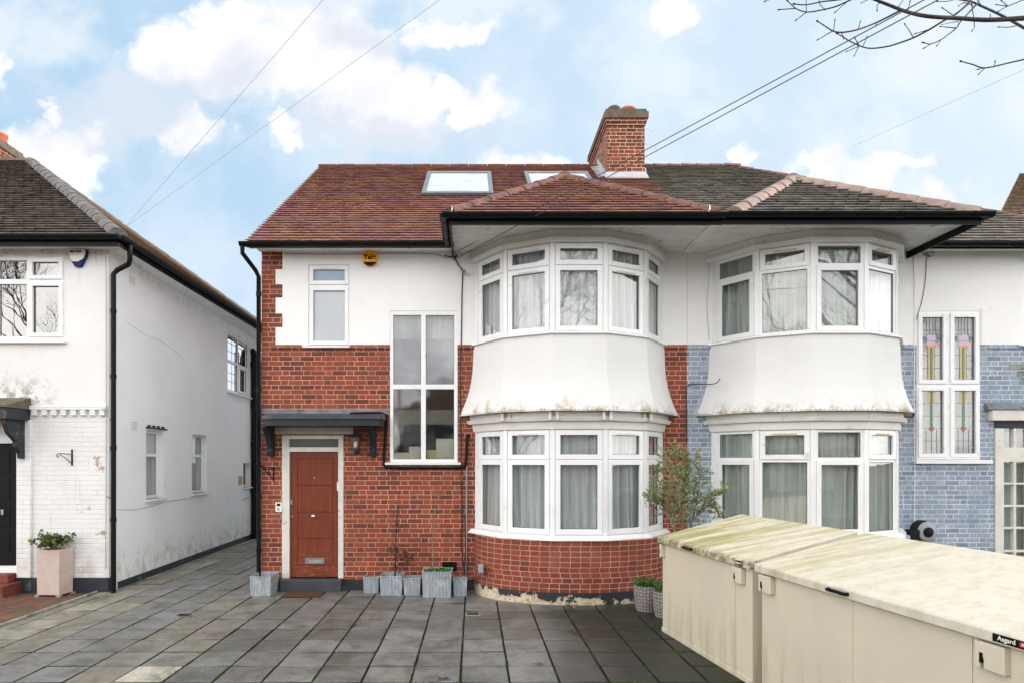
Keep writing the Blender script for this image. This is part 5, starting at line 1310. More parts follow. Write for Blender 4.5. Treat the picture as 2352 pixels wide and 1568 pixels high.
def sapling(name, pts, r0, side_, leaves, label, mat='twig_bark'):
    t = thing(name, pts[0], label, 'sapling'); P_ = curve_pts([V3(p) for p in pts], 5); m = M(); n = len(P_)
    m.tube(P_, [r0 * (1 - .8 * i / n) for i in range(n)], 6)
    for k_ in range(side_):
        p = P_[rnd.randint(2, n - 2)]; a = rnd.uniform(0, 6.28); q = p + V3((math.cos(a) * .12, math.sin(a) * .05, rnd.uniform(.05, .2))); m.tube([p, (p + q) / 2 + V3((0, 0, .01)), q], [r0 * .35, r0 * .25, r0 * .1], 5)
    m.build('stem', mat, t, smooth=60)
    if leaves:
        m = M()
        for (cx_, cz_, sx, sz, nn) in leaves:
            c0 = V3((cx_, pts[0][1], cz_))
            for _ in range(int(nn * 1.8)):
                p = c0 + V3((rnd.gauss(0, sx), rnd.gauss(0, .06), rnd.gauss(0, sz))); leaf(m, p, (rnd.gauss(0, 1), rnd.gauss(0, 1), rnd.gauss(-.3, .6)),   .045, .03)
                if rnd.random() < .5: m.tube([p, p + V3((rnd.uniform(-.06, .06), rnd.uniform(-.03, .03), rnd.uniform(-.1, .1)))], .003, 4)
        m.build('dead_leaves', 'dead_leaf', t, merge=False)
pY = p2[2] + .16
sapling('sapling', [(fx(907, pY), pY, p2[4]), at(909, 1260, pY), at(911, 1200, pY), at(914, 1170, pY), at(918, 1125, pY)], .014, 12,
        [(fx(905, pY), fz(1262, pY), .06, .04, 26), (fx(925, pY), fz(1270, pY), .07, .05, 36), (fx(938, pY), fz(1285, pY), .05, .06, 22), (fx(915, pY), fz(1302, pY), .05, .03, 12), (fx(912, pY), fz(1200, pY), .01, .02, 4)],
        'tall thin leafless sapling with clusters of dead brown leaves near its foot')
pY = p4[2] + .2
sapling('sapling', [(fx(995, pY), pY, p4[4]), at(994, 1250, pY), at(997, 1190, pY), at(1000, 1145, pY), at(990, 1120, pY), at(970, 1090, pY)], .008, 6, None, 'thin pale bare sapling rising from the largest metal planter', 'grey_stem')
# pale pot with evergreen shrub at the white house
Yp = 9.26; X0, X1, X2 = fx(83, Yp), fx(137, Yp), fx(168.5, Yp)
tp_ = thing('plant_pot', ((X0 + X2) / 2, Yp + .2, 0), 'tall pale pinkish square plant pot standing on brick paving by the white house', 'plant pot')
m = M(); a = V3((X0, Yp, 0)); b = V3((X1, Yp, 0)); ux = (b - a).normalized(); ang = R(0)
# rotated square pot: near-left corner, near-right corner, and the right side seen at an angle
pA, pB = V3((fx(83.5, 9.32), 9.32, 0)), V3((fx(136, 9.28), 9.28, 0)); e1 = (pB - pA); e2 = V3((-e1.y, e1.x, 0)).normalized() * .40
pC = V3((fx(169, 9.68), 9.55, 0)); pC = V3((fx(169, 9.56), 9.56, 0)); pD = pA + (pC - pB)
q4 = [pA, pB, pC, pD]; cq = sum(q4, V3()) / 4; hz = fz(1262, 9.3)
bt = [cq + (p - cq) * .97 for p in q4]; tpq = [p + V3((0, 0, hz)) for p in q4]; it = [cq + (p - cq) * .86 + V3((0, 0, hz)) for p in q4]; ib = [cq + (p - cq) * .86 + V3((0, 0, hz - .12)) for p in q4]
bt = [p + V3((0, 0, .015)) for p in bt]
m.loft([bt, tpq, it, ib], closed=True); m.poly(bt[::-1]); m.build('body', 'pink_stone', tp_, bevel=.006)
m = M(); m.poly([p + V3((0, 0, .03)) for p in ib]); m.build('soil', 'soil', tp_)
m = M()
for p in bt: m.box(p.x * .96 + cq.x * .04 - .03, p.x * .96 + cq.x * .04 + .03, p.y * .96 + cq.y * .04 - .03, p.y * .96 + cq.y * .04 + .03, -.01, .016)
m.build('foot', 'kerb_stone', tp_)
def shrub(name, c, rx, ry, rz, n, L, w, mat, label, stems=14, cat='shrub', group=None):
    t = thing(name, c, label, cat, group); c = V3(c); m = M(); tips = []
    for k_ in range(stems):
        a = rnd.uniform(0, 6.28); rr_ = rnd.uniform(.2, 1); tip = c + V3((math.cos(a) * rx * rr_, math.sin(a) * ry * rr_, rz * rnd.uniform(.55, 1)))
        mid = c.lerp(tip, .5) + V3((rnd.uniform(-.02, .02), 0, .03)); m.tube([c, mid, tip], [.006, .004, .002], 5); tips.append((mid, tip))
    m.build('stem', 'grey_stem', t)
    m = M()
    for _ in range(n):
        a, b = rnd.choice(tips); q = a.lerp(b, rnd.uniform(0, 1.15)); d = V3((rnd.gauss(0, .7), rnd.gauss(0, .7), rnd.gauss(.35, .5))); leaf(m, q + d * .01, d, L * rnd.uniform(.7, 1.3), w)
    m.build('leaves', mat, t, merge=False); return t
shrub('evergreen_shrub', (cq.x, cq.y, hz - .09), .33, .26, .34, 620, .065, .032, 'shrub_leaf', 'glossy green and yellow leaved shrub growing in the pale square pot', 26)

# honeycomb pots by the sheds
def round_pot(xc, Y, r, h, label):
    t = thing('plant_pot', (xc, Y, 0), label, 'plant pot', 'honeycomb pots by the shed'); m = M(); n = 32
    prof = [(r * .82, 0), (r * .95, h * .35), (r, h * .7), (r * .96, h), (r * .88, h), (r * .86, h - .06)]
    rings = []; cum = [0]
    for k_ in range(1, len(prof)): cum.append(cum[-1] + math.dist(prof[k_], prof[k_ - 1]))
    for (ra, za), (rb, zb), c0, c1 in zip(prof, prof[1:], cum, cum[1:]):
        for q in range(n):
            a0, a1 = 2 * math.pi * q / n, 2 * math.pi * (q + 1) / n; P_ = lambda rr_, z, a: V3((xc + rr_ * math.cos(a), Y + rr_ * math.sin(a), z))
            m.poly([P_(ra, za, a0), P_(ra, za, a1), P_(rb, zb, a1), P_(rb, zb, a0)], [(a0 * r, c0), (a1 * r, c0), (a1 * r, c1), (a0 * r, c1)])
    m.build('body', 'honeycomb_concrete', t, smooth=50)
    m = M(); m.lathe([(r * .87, h - .055), (.001, h - .05)], (xc, Y, 0), 20, False); m.build('soil', 'soil', t); return t
round_pot(2.36, 8.45, .17, .34, 'round honeycomb concrete pot nearest the bay wall'); round_pot(2.52, 8.10, .17, .33, 'round honeycomb concrete pot half hidden by the metal shed')
herb('herb_plant', 2.20, 2.50, 8.32, 8.55, .33, 260, .06, .022, 'herb_leaf', 'bushy green herb in the honeycomb pot nearest the bay wall', 'plant', .8, .08)
herb('herb_plant', 2.38, 2.60, 8.0, 8.2, .32, 220, .06, .022, 'herb_leaf', 'dark green herb in the honeycomb pot beside the metal shed', 'plant', .8, .12)
# olive tree and its pot (pot hidden behind the sheds)
round_pot(2.98, 8.15, .22, .42, 'round pot of the olive tree behind the mossy shed')['group'] = ''
ot = thing('olive_tree', (2.98, 8.2, .4), 'slender olive tree with grey green leaves behind the mossy shed', 'tree')
m = M(); lv = M(); rnd = random.Random(9)
def OP(x, y, Y=8.2): return at(x, y, Y)
stems = [[(1572, 1290), (1566, 1200), (1560, 1150), (1556, 1090), (1562, 1030)], [(1578, 1290), (1586, 1210), (1598, 1160), (1604, 1120), (1612, 1075)], [(1570, 1290), (1545, 1205), (1530, 1160), (1518, 1120), (1508, 1085)],
         [(1588, 1205), (1578, 1150), (1582, 1090), (1580, 1040)], [(1598, 1160), (1620, 1140), (1645, 1135), (1660, 1125)], [(1530, 1160), (1505, 1150), (1488, 1135)], [(1566, 1180), (1545, 1130), (1538, 1080), (1530, 1050)], [(1586, 1200), (1620, 1165), (1640, 1160), (1655, 1190)], [(1556, 1120), (1580, 1090), (1600, 1050)], [(1545,1200),(1560,1160),(1575,1120)]]
for k_, s_ in enumerate(stems):
    P_ = curve_pts([OP(x, y, 8.2 + rnd.uniform(-.12, .12) * (i > 0)) for i, (x, y) in enumerate(s_)], 5); n = len(P_); m.tube(P_, [(.016 if k_ < 3 else .008) * (1 - .75 * i / n) for i in range(n)], 6)
    for i in range(int(n * .28), n):
        for _ in range(3):
            d = V3((rnd.gauss(0, 1), rnd.gauss(0, .8), rnd.gauss(.5, .7))).normalized(); L = rnd.uniform(.05, .21); q = P_[i] + d * L; m.tube([P_[i], P_[i] + d * L * .5 + V3((0, 0, .01)), q], [.003, .002, .001], 4)
            for _ in range(int(12 + L * 70)):
                tt = rnd.uniform(.15, 1.05); dd_ = (d * .8 + V3((rnd.gauss(0, .6), rnd.gauss(0, .6), rnd.gauss(0, .6)))); leaf(lv, P_[i] + d * L * tt, dd_, rnd.uniform(.03, .055), .012)
m.build('trunk', 'grey_stem', ot); lv.build('crown', 'olive_leaf', ot, merge=False)
dl = M()
for _ in range(160):
    p = OP(rnd.gauss(1512, 12), rnd.gauss(1150, 16), 8.25 + rnd.uniform(-.1, .1)); leaf(dl, p, (rnd.gauss(0, 1), rnd.gauss(0, 1), rnd.gauss(0, 1)), .03, .02)
dl.build('dead_leaves', 'dead_leaf', ot, merge=False)
# doormat, floor drains, litter
m = M(); m.box(fx(650, 9.3), fx(738, 9.3), 9.21, 9.58, .004, .022); tag(m.build('doormat', 'coir', bevel=.006), 'brown coir doormat lying in front of the grey doorstep', 'doormat')
def drain(x, y, w, d, label):
    Y = gy(y); t = thing('drain_cover', (fx(x, Y), Y, 0), label, 'drain', 'small drain covers in the paving'); m = M(); X = fx(x, Y); m.box(X - w / 2, X + w / 2, Y - d / 2, Y + d / 2, -.01, .006); m.build('frame', 'kerb_stone', t)
    m = M(); m.box(X - w / 2 + .02, X + w / 2 - .02, Y - d / 2 + .02, Y + d / 2 - .02, .0, .009); m.build('grate', 'sign_black', t)
drain(1086, 1410, .2, .12, 'small black drain grate before the bay window'); drain(423, 1412, .2, .14, 'small black drain grate in the paving near the white house side wall')
m = M(); rnd = random.Random(31)
for (x, y, s_) in ((1323, 1456, .05), (1235, 1525, .05), (1020, 1560, .06), (820, 1438, .05), (430, 1415, .05), (1460, 1450, .035)):
    Y = gy(y); X = fx(x, Y)
    tw_ = M(); rnd.seed(x)
    for k_ in range(3): leaf(tw_, (X + rnd.uniform(-.03, .03), Y + rnd.uniform(-.03, .03), .008), (rnd.gauss(0, 1), rnd.gauss(0, 1), .15), s_, s_ * .6, up=V3((0, 0, 1)))
    tw_.tube([(X - s_, Y, .008), (X + s_ * .4, Y + .03, .014), (X + s_ * 1.2, Y - .02, .008)], .002, 4)
    tag(tw_.build('fallen_leaf', 'dead_leaf', merge=False), {1323: 'curled brown leaf on the slabs in front of the bay', 1235: 'brown leaf on the slabs left of centre near the bottom edge', 1020: 'broken twig with a leaf at the bottom edge of the slabs', 820: 'thin dead twig lying on the slabs below the doormat', 430: 'dead twig beside the left drain cover', 1460: 'small pale leaf on the dark slabs near the shed'}[x], 'leaf', 'dead leaves on the paving')
m = M(); Y = gy(1400); m.lathe([(.001, 0), (.016, .004), (.02, .02), (.015, .034), (.001, .038)], (fx(1317, gy(1393)), gy(1396), .0), 12, False); tag(m.build('ball', 'sign_red' if False else 'terracotta', smooth=60), 'tiny orange ball at the foot of the curved bay plinth', 'ball')

# ------------------------------------------------------------------ metal sheds
SD = V3((.139, -.990, 0)); sf = Facet((2.26, 7.40), (SD.x, SD.y))
def us(x):  # u on the front plane from an image column
    k_ = (x - CX) / F; return (k_ * sf.p.y - sf.p.x) / (sf.d.x - k_ * sf.d.y)
def shed(u0, u1, lid, label, seams, locks, handle, sign, extra=None):
    t = thing('metal_shed', sf.P((u0 + u1) / 2, 0, -.5), label, 'shed', 'low cream metal sheds'); ZF, ZB, D = 1.065, 1.32, 1.0
    m = M()
    P = sf.P
    A = [P(u0, 0, 0), P(u1, 0, 0), P(u1, 0, -D), P(u0, 0, -D), P(u0, ZF, 0), P(u1, ZF, 0), P(u1, ZB, -D), P(u0, ZB, -D)]
    m.hexa(A); sf.box(m, u0 - .004, u1 + .004, 0, .05, -.02, .012); m.build('body', 'shed_cream', t, bevel=.004)
    m = M(); e = .03
    prof = [(.055, ZF - .005), (.055, ZF + .052), (.045, ZF + .062), (-D - .03, ZB + .062), (-D - .03, ZB - .0), (-D - .0, ZB + .004), (.0, ZF + .006), (.04, ZF + .003), (.04, ZF - .005)]
    m.prism([(a, b) for a, b in prof], P(u0 - .028, 0, 0), sf.n, (0, 0, 1), sf.d, u1 - u0 + .056)
    m.build('lid', lid, t, bevel=.006)
    # doors as thin panels proud of the body
    for a, b in seams:
        m = M(); sf.box(m, a, b, .07, ZF - .02, 0, .008); m.build('door', 'shed_cream', t, bevel=.003)
    for a, b in locks:
        m = M(); sf.plate(m, [(a, b, .895, 1.045)], [(a + (b - a) * .20, a + (b - a) * .32, .895, .955)], .0, .05)
        lk = m.build('lock_cover', 'shed_cream', t, bevel=.008)
        m = M(); sf.box(m, a + (b - a) * .20, a + (b - a) * .32, .93, .985, .012, .052); m.build('keyhole', 'sign_black', lk)
    for a, b in handle:
        m = M(); q = [P(a, 1.095, .055), P(a + (b - a) * .08, 1.095, .085), P(a + (b - a) * .3, 1.10, .097), P(a + (b - a) * .7, 1.10, .097), P(b - (b - a) * .08, 1.095, .085), P(b, 1.095, .055)]
        m.tube(curve_pts(q, 4), .013, 8); m.build('handle', 'sign_black', t, smooth=50)
    for a, b, sz in sign:
        m = M(); sf.box(m, a, b, 1.070, 1.112, .055, .058); sg = m.build('badge', 'sign_black', t)
        text_part('Asgard', sz, 'sign_cream', sg, sf.mtx(a + (b - a) * .40, 1.0925, .0585), .0008, bold=.0006)
        m = M(); w_ = b - a; sf.box(m, b - w_ * .24, b - w_ * .06, 1.080, 1.105, .058, .0592); rs = m.build('badge_emblem', 'sign_red', sg)
        text_part('A', sz * .8, 'sign_cream', sg, sf.mtx(b - w_ * .15, 1.0925, .0595), .0006)
    return t
uB = us(1728)
shed(0, uB, 'shed_lid_mossy', 'cream metal shed nearer the house with green moss streaks across its lid', [(.12, us(1691) - .003), ], [(us(1692), us(1713)), (.015, .07)], [(us(1583), us(1602))], [(us(1702), us(1718), .026)])
uA = us(1750)
hdl = us(1920)
shed(uA, 4.75, 'shed_lid_pale', 'larger cream metal shed in the foreground with a pale stained lid', [(us(1790.7) + .002, us(1961) - .002), (us(1961) + .002, us(2236) - .002), (us(2240) + .004, 4.7)], [(us(1753), us(1781)), (us(2254), us(2325))], [(us(1920), us(1965))], [(us(2301), us(2301) + .19, .034)])

# ------------------------------------------------------------------ overhead wires, street trees, opposite houses
def wire(a, b, r, sag, label, mat='wire_black'):
    a, b = V3(a), V3(b); m = M(); n = 26
    m.tube([a.lerp(b, i / n) - V3((0, 0, sag * 4 * (i / n) * (1 - i / n))) for i in range(n + 1)], r, 5)
    tag(m.build('overhead_wire', mat, smooth=60), label, 'wire', 'overhead telephone wires')
def ext(a, b, k_): return V3(a) + (V3(b) - V3(a)) * k_
A3 = V3((fx(1055, 9.6), 9.6, fz(576, 9.6))); B3 = at(2123, 0, 4.7); wire(A3, ext(A3, B3, 1.5), .0045, .0, 'upper dark wire running from the bay soffit of the red house up past the chimney')
A4 = V3((fx(1040, 9.66), 9.66, fz(598, 9.66))); B4 = at(2155, 0, 4.7); wire(A4, ext(A4, B4, 1.5), .0045, .0, 'lower dark wire running from the cable bracket of the red house up past the chimney')
A1 = V3((fx(285, 9.35), 9.35, fz(525, 9.35))); c0 = V3((fx(232, 9.5), 9.5, fz(562, 9.5)))
B1 = at(742, 0, 6.0); wire(A1, ext(A1, B1, 1.6), .0022, .0, 'thin pale wire from the white house corner, steeper of the two', 'wire_grey')
B2 = at(1010, 0, 6.0); wire(A1, ext(A1, B2, 1.6), .0022, .0, 'thin pale wire from the white house corner, flatter of the two', 'wire_grey')
m = M(); m.tube([c0, A1], .005, 6); tag(m.build('overhead_wire', 'wire_black'), 'short dark wire joining the two thin wires to the white house corner', 'wire', 'overhead telephone wires')
wire(at(1960, 336, 22), at(2420, 130, 16), .006, .0, 'lone thin wire above the right house in the pale sky', 'wire_grey')

# bare street tree: limbs over the upper right corner
tt_ = thing('street_tree', (8.6, 4.2, 0), 'bare leafless street tree reaching thin budded twigs into the top right corner', 'tree')
tb = M(); tw = M(); rnd = random.Random(77)
trunk = [V3((8.6, 4.2, -.05)), V3((8.55, 4.2, 2)), V3((8.5, 4.3, 4.2)), V3((8.4, 4.3, 6.5)), V3((8.3, 4.2, 9)), V3((8.2, 4.0, 11.5))]
tb.tube(curve_pts(trunk, 4), [.24 - .2 * i / 20 for i in range(21)], 12); tb.build('trunk', 'bark', tt_, smooth=60)
BY = 6.0
def CP3(x, y, Y=BY): return at(1568 + x / 3, y / 3, Y)
def br(pts, r0, r1, pre=None, dY=0.0, post=None, buds=True):
    P_ = [CP3(x, y, BY + dY + .12 * math.sin(x * .01)) for x, y in pts]
    if pre:
        Q_ = [V3(p) for p in pre] + [P_[0] + (P_[0] - P_[1]) * .5]; tw.tube(Q_ + [P_[0]], [r0 * 2, r0 * 1.4, r0, r0], 7)
    P_ = curve_pts(P_, 5); n = len(P_); tw.tube(P_, [r0 + (r1 - r0) * i / (n - 1) for i in range(n)], 7)
    if buds:
        p, q = P_[-2], P_[-1]; d = (q - p).normalized(); tw.tube([q - d * .005, q + d * .012, q + d * .03], [r1 * 1.2, r1 * 2.1, r1 * .4], 6)
br([(2352, 128), (2100, 140), (1900, 128), (1700, 116), (1550, 85), (1400, 28), (1290, -15), (1180, -60)], .022, .010, [(8.42, 4.3, 5.9), (7.2, 5.0, 6.1)])
br([(2352, 195), (2200, 110), (2060, 45), (1990, 15), (1880, -5), (1750, -20)], .013, .006, [(8.45, 4.3, 5.2), (7.2, 5.0, 5.7)], .3)
br([(1990, -20), (1975, 20), (1880, 100), (1790, 150), (1700, 205), (1590, 262), (1500, 295), (1420, 320), (1310, 335), (1240, 325), (1150, 285), (1095, 250), (1070, 236)], .011, .004, None, .1)
br([(1500, 75), (1340, 155), (1210, 205), (1100, 225), (1035, 215), (970, 175), (932, 150)], .009, .0045)
br([(1035, 215), (940, 270)], .005, .003)
br([(1260, -40), (1160, 0), (1060, 45), (960, 70), (855, 85), (780, 60), (725, 10)], .008, .004)
br([(780, 60), (668, 68)], .005, .004); br([(855, 85), (788, 135)], .005, .003); br([(853, 85), (850, 0)], .004, .003)
br([(1150, -10), (1040, 5), (960, 14), (850, 35), (775, 30)], .007, .005)
br([(940, -10), (945, 30), (975, 62)], .004, .003); br([(1150, 0), (1110, 35), (1058, 80)], .004, .003); br([(620, -10), (570, 10)], .004, .004)
br([(2030, 30), (1920, 145), (1885, 195), (1830, 240), (1780, 275), (1710, 305), (1665, 297)], .007, .004, None, .1)
br([(1780, 275), (1755, 312)], .004, .003); br([(1710, 305), (1672, 328)], .004, .003); br([(1885, 195), (1830, 190), (1780, 185)], .005, .003); br([(1900,150),(1840,160),(1790,170)],.004,.002)
br([(2352, 412), (2250, 435), (2085, 470), (2000, 447), (1920, 425)], .007, .005, [(8.5, 4.3, 4.2), (7.2, 5.0, 4.9)])
br([(2085, 470), (2048, 505)], .004, .003); br([(2085, 470), (2045, 478)], .004, .003); br([(2150,455),(2152,435)],.003,.003)
for pr_ in ([(1590, 262), (1560, 210), (1533, 172)], [(1215, 320), (1185, 380)], [(1215, 320), (1135, 355)], [(1240, 325), (1268, 262)], [(1215, 315), (1190, 270)], [(1210, 205), (1222, 158)], [(1040, 215), (1048, 148)], [(1095, 225), (1105, 255)],
           [(1990, 20), (2000, 90), (2010, 180), (1998, 208)], [(1860, 105), (1795, 60)], [(2060, 45), (2030, 0)], [(1960, 100), (2030, 20), (2060, -20)], [(2400, -20), (2240, 45), (2180, 78)], [(2240, 45), (2170, 35)], [(2300, 180), (2240, 190), (2185, 188)],
           [(1550, 85), (1565, 20)], [(1480, 60), (1520, 0)], [(1700, 205), (1615, 230)], [(1340, 155), (1335, 170)], [(1390, 20), (1345, 30), (1340, 65)], [(1300, -10), (1235, 20)], [(2000,40),(1940,20),(1905,40)], [(2240,45),(2200,10)], [(2120,100),(2120,130)], [(1900,-10),(1830,10),(1760,12)]):
    br(pr_, .0045, .003, None, .05)
# the rest of the crown, kept away from the view
def in_view(p): return p.y > .2 and -.80 < p.x / p.y < .95 and (p.z - H) / p.y < .80
def grow(m, p, d, L, r, depth, rn, ok):
    q = p; P_ = [p]
    for k_ in range(3):
        d = (d + V3((rn.gauss(0, .13), rn.gauss(0, .13), rn.gauss(.03, .1)))).normalized(); q = q + d * L / 3; P_.append(q)
    if not ok(q) or not ok(P_[2]): return
    m.tube(P_, [r, r * .9, r * .78, r * .66], 5 if depth < 3 else 3, caps=False)
    if depth == 0: return
    for k_ in range(3 if depth > 1 else 4):
        ax = V3((rn.gauss(0, 1), rn.gauss(0, 1), rn.gauss(0, 1))).normalized(); ang = rn.uniform(.3, .75)
        nd = (Matrix.Rotation(ang, 3, ax) @ d).normalized(); grow(m, P_[2 if rn.random() < .4 else 3], nd, L * rn.uniform(.62, .85), r * .62, depth - 1, rn, ok)
rn = random.Random(4)
for k_, (z_, a_) in enumerate([(4.5, 4.4), (5.5, 5.3), (6.5, 3.6), (7.6, 5.8), (8.4, 4.8), (9.4, 0.5), (10.4, 3.0), (11.2, 5)]):
    grow(tw, V3((8.4, 4.25, z_)), V3((math.cos(a_), math.sin(a_), .7)).normalized(), 1.9, .07, 4, rn, lambda p: not in_view(p))
tw.build('crown', 'twig_bark', tt_, smooth=60)
def bare_tree(x, y, h, seed, label):
    t = thing('bare_tree', (x, y, 0), label, 'tree', 'bare trees across the street'); rn = random.Random(seed); a = M(); base = V3((x, y, 0))
    P_ = [base, base + V3((.1, 0, h * .16)), base + V3((0, .1, h * .34)), base + V3((.15, .1, h * .55))]; a.tube(P_, [.2, .16, .12, .07], 10); a.build('trunk', 'bark', t, smooth=60)
    b = M()
    for k_ in range(8): grow(b, P_[1 + (k_ % 3)] if k_ < 6 else P_[3], V3((math.cos(k_ * 2.4), math.sin(k_ * 2.4), 1.0 + .1 * k_)).normalized(), h * .20, .042, 6, rn, lambda p: True)
    b.build('crown', 'twig_bark', t); return t
t1 = bare_tree(3.6, -8.5, 12, 21, 'bare tree across the street mirrored in the upper bay of the red house')
def dup(root, loc, rz, label):
    r = root.copy(); COL.objects.link(r); r.location = loc; r.rotation_euler = (0, 0, rz); r['label'] = label
    for c in list(root.children):
        d = c.copy(); COL.objects.link(d); d.parent = r
        for g in c.children: e = g.copy(); COL.objects.link(e); e.parent = d
    return r
dup(t1, (10.5, -9.5, 0), 2.0, 'bare tree across the street mirrored in the upper bay of the blue house'); dup(t1, (-19.5, -8.6, 0), 4.1, 'bare tree across the street mirrored in the window of the white house'); dup(t1, (-3.5, -10.5, 0), 1.1, 'bare tree across the street opposite the stair window'); dup(t1, (18, -8.5, 0), 3.1, 'bare tree across the street furthest along to the east')
oh = thing('opposite_house', (0, -26, 0), 'red brick house across the street facing the stair window', 'house', 'houses across the street'); m = M()
m.box(-5, 5, -34, -26, 0, 5.4); m.build('wall', 'far_brick', oh); m = M(); m.box(-5.02, 5.02, -34, -25.97, 3.0, 5.4); m.build('rendered_wall', 'far_white', oh)
m = M(); m.hexa([(-5.4, -34.4, 5.4), (5.4, -34.4, 5.4), (5.4, -25.6, 5.4), (-5.4, -25.6, 5.4), (-3, -30.1, 8.7), (3, -30.1, 8.7), (3, -29.9, 8.7), (-3, -29.9, 8.7)]); m.build('roof', 'brown_tile', oh)
for (x, z, w, h_) in ((-3.2, 1, 2.4, 1.5), (1.2, 1, 2.4, 1.5), (-3.2, 3.6, 2.4, 1.3), (1.2, 3.6, 2.4, 1.3)):
    m = M(); m.box(x, x + w, -25.96, -25.92, z, z + h_); w_ = m.build('window', 'far_white', oh)
    for q in range(3):
        m = M(); m.box(x + .08 + q * w / 3, x + w / 3 - .04 + q * w / 3, -25.92, -25.905, z + .1, z + h_ - .1); m.build('pane', 'dark_glass', w_)
m = M(); m.box(-.6, .5, -25.96, -25.9, 0, 2.3); m.build('door', 'old_white_paint', oh)
for x_, lb_ in ((-12.5, 'red brick house across the street facing the passage'), (12.5, 'red brick house across the street facing the metal sheds'), (25, 'red brick house across the street furthest east'), (-25, 'red brick house across the street furthest west')): dup(oh, (x_, -26, 0), 0, lb_)

# ------------------------------------------------------------------ sky, sun, exposure
SUN_EL, SUN_AZ = R(20), R(72)     # beyond the houses, to the right
sd = V3((math.sin(SUN_AZ) * math.cos(SUN_EL), math.cos(SUN_AZ) * math.cos(SUN_EL), math.sin(SUN_EL)))
L = bpy.data.lights.new('sun', 'SUN'); L.energy = 2.6; L.angle = R(.6); L.color = (1, .95, .88)
lo = bpy.data.objects.new('sun', L); COL.objects.link(lo); lo.rotation_euler = (-sd).to_track_quat('-Z', 'Y').to_euler(); lo.location = sd * 60
W = bpy.data.worlds.new('World'); SC.world = W; W.use_nodes = True
t = NT(W.node_tree); t.n.clear()
out = t.node('ShaderNodeOutputWorld'); bg = t.node('ShaderNodeBackground'); t.l.new(bg.outputs[0], out.inputs[0])
sky = t.node('ShaderNodeTexSky'); skyo = None; sky.sky_type = 'NISHITA'; sky.sun_disc = False; sky.sun_elevation = SUN_EL; sky.sun_rotation = SUN_AZ; sky.air_density = 1.0; sky.dust_density = .6; sky.ozone_density = 1.5
skyo = t.vm('MINIMUM', sky.outputs[0], (12, 12, 12))
D = t.node('ShaderNodeTexCoord').outputs['Generated']; dx, dy, dz = t.sep(D)
yy_ = t.m('MAXIMUM', dy, .05); u = t.m('DIVIDE', dx, yy_); v = t.m('DIVIDE', dz, yy_); uvv = t.comb(u, v, 0.0)
isf = t.ramp(dy, .1, .2)
n1 = t.noise(uvv, 5.0, 8, .58); n2 = t.noise(t.vm('ADD', uvv, (3.1, 1.7, 0)), 16, 6, .6); n3 = t.noise(t.scalev(D, 1, 1, 2.4), 2.2, 8, .58)
STR = .1
def warp(scale, amp, det, off): 
    nd = t.node('ShaderNodeTexNoise', Vector=t.vm('ADD', uvv, (off, off * .7, 0)), Scale=scale, Detail=det, Roughness=.6).outputs[1]
    return t.vm('MULTIPLY', t.vm('SUBTRACT', nd, (.5, .5, .5)), (amp, amp * .8, 0))
uww = t.vm('ADD', uvv, t.vm('ADD', warp(4.5, .22, 3, 1.3), t.vm('ADD', warp(13, .11, 5, 4.4), warp(40, .035, 5, 2.2))))
def ell(px_, py_, rx, ry, amt=1.0):
    c = ((px_ - CX) / F, (HY - py_) / F, 0); q = t.vm('MULTIPLY', t.vm('SUBTRACT', uww, c), (F / rx, F / ry, 0))
    return t.m('MULTIPLY', t.m('SUBTRACT', 1.0, t.vm('LENGTH', q)), amt)
EL = [(470, 140, 200, 120), (640, 170, 240, 140), (820, 170, 190, 160), (930, 220, 180, 120), (370, 120, 130, 80), (700, 100, 170, 100), (520, 60, 90, 60), (1090, 240, 100, 45), (60, 350, 190, 110), (150, 380, 120, 80), (1215, 375, 130, 50),
      (10, 150, 50, 50), (120, 245, 50, 35), (1890, 375, 90, 65), (1970, 395, 75, 65), (2070, 350, 80, 35), (1700, 355, 50, 40), (2160, 435, 90, 50), (420, 320, 90, 50), (1030, 75, 120, 40), (1510, 25, 80, 55), (625, 340, 60, 35)]
mxv = None
for e in EL:
    q = ell(*e); mxv = q if mxv is None else t.m('MAXIMUM', mxv, q)
n4 = t.noise(uvv, 7.0, 10, .62, .25)
field = t.m('ADD', t.m('MULTIPLY', mxv, 1.7), t.m('ADD', t.m('MULTIPLY', t.m('SUBTRACT', n4, .5), 2.4), t.m('MULTIPLY', t.m('SUBTRACT', n2, .5), .8)))
cum_ = t.ramp(field, -.02, .85)
e_sh = t.m('MAXIMUM', t.m('MAXIMUM', ell(400, 215, 230, 80), ell(290, 275, 230, 110)), t.m('MAXIMUM', ell(880, 300, 260, 55), ell(830, 95, 160, 50)))
shade = t.ramp(t.m('ADD', e_sh, t.m('MULTIPLY', t.m('SUBTRACT', n1, .5), 1.6)), -.15, .75)
ccol = t.mix(t.ramp(n4, .35, .62), (9.0, 9.1, 9.6, 1), (10.3, 10.3, 10.4, 1))
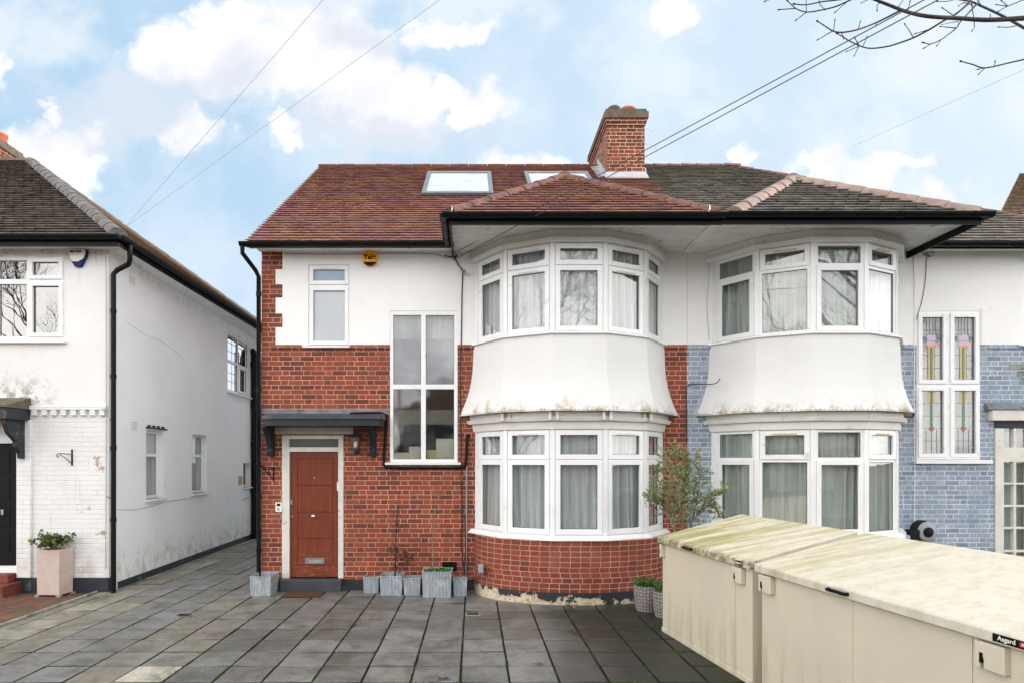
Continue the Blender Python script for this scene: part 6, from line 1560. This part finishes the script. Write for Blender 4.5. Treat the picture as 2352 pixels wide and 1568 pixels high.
ccol = t.mix(t.m('MULTIPLY', shade, .8), ccol, (7.3, 7.7, 8.7, 1))
under = t.m('MULTIPLY', t.ramp(t.m('ADD', e_sh, t.m('MULTIPLY', t.m('SUBTRACT', n1, .5), 2.2)), -.3, .5), .75)
veil = t.m('ADD', t.m('MULTIPLY', t.ramp(n1, .38, .70), .45), t.m('ADD', t.ramp(u, -.5, .9, .10, .75, False), t.ramp(v, .42, .1, .0, .35)), clamp=True)
wis = t.m('MAXIMUM', t.m('MAXIMUM', ell(100, 60, 300, 130), ell(700, 20, 330, 80)), ell(1150, 20, 330, 80)); wis = t.m('MULTIPLY', t.ramp(t.m('ADD', wis, t.m('MULTIPLY', t.m('SUBTRACT', n1, .5), 3.2)), .1, .9), .75)
blue = (4.7, 7.2, 9.6, 1)
base = t.mix(.85, skyo, blue)
fc_ = t.mix(veil, base, (8.3, 9.15, 10.0, 1)); fc_ = t.mix(wis, fc_, (8.3, 8.9, 9.6, 1)); fc_ = t.mix(under, fc_, (7.4, 8.0, 9.0, 1)); fc_ = t.mix(cum_, fc_, ccol)
EXPO = .62
fc_ = t.node('ShaderNodeHueSaturation', Saturation=.98, Value=1.05, Color=fc_).outputs[0]
fc_ = t.vm('SCALE', fc_); fc_.node.inputs[3].default_value = 2 ** -EXPO
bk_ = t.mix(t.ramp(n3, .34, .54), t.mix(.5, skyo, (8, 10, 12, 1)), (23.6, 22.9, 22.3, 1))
bk_ = t.vm('SCALE', bk_); t.put(bk_.node.inputs[3], t.ramp(dz, .0, .9, 1.28, .62, False))  # unseen sky behind the camera boosted, strongest near the horizon, to light the walls
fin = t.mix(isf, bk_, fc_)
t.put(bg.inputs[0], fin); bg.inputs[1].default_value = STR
SC.view_settings.view_transform = 'Standard'; SC.view_settings.look = 'None'; SC.view_settings.exposure = EXPO; SC.view_settings.gamma = 1.0
try: W.cycles.sampling_method = 'AUTOMATIC'
except Exception: pass
SC.cycles.max_bounces = 8; SC.cycles.transparent_max_bounces = 12
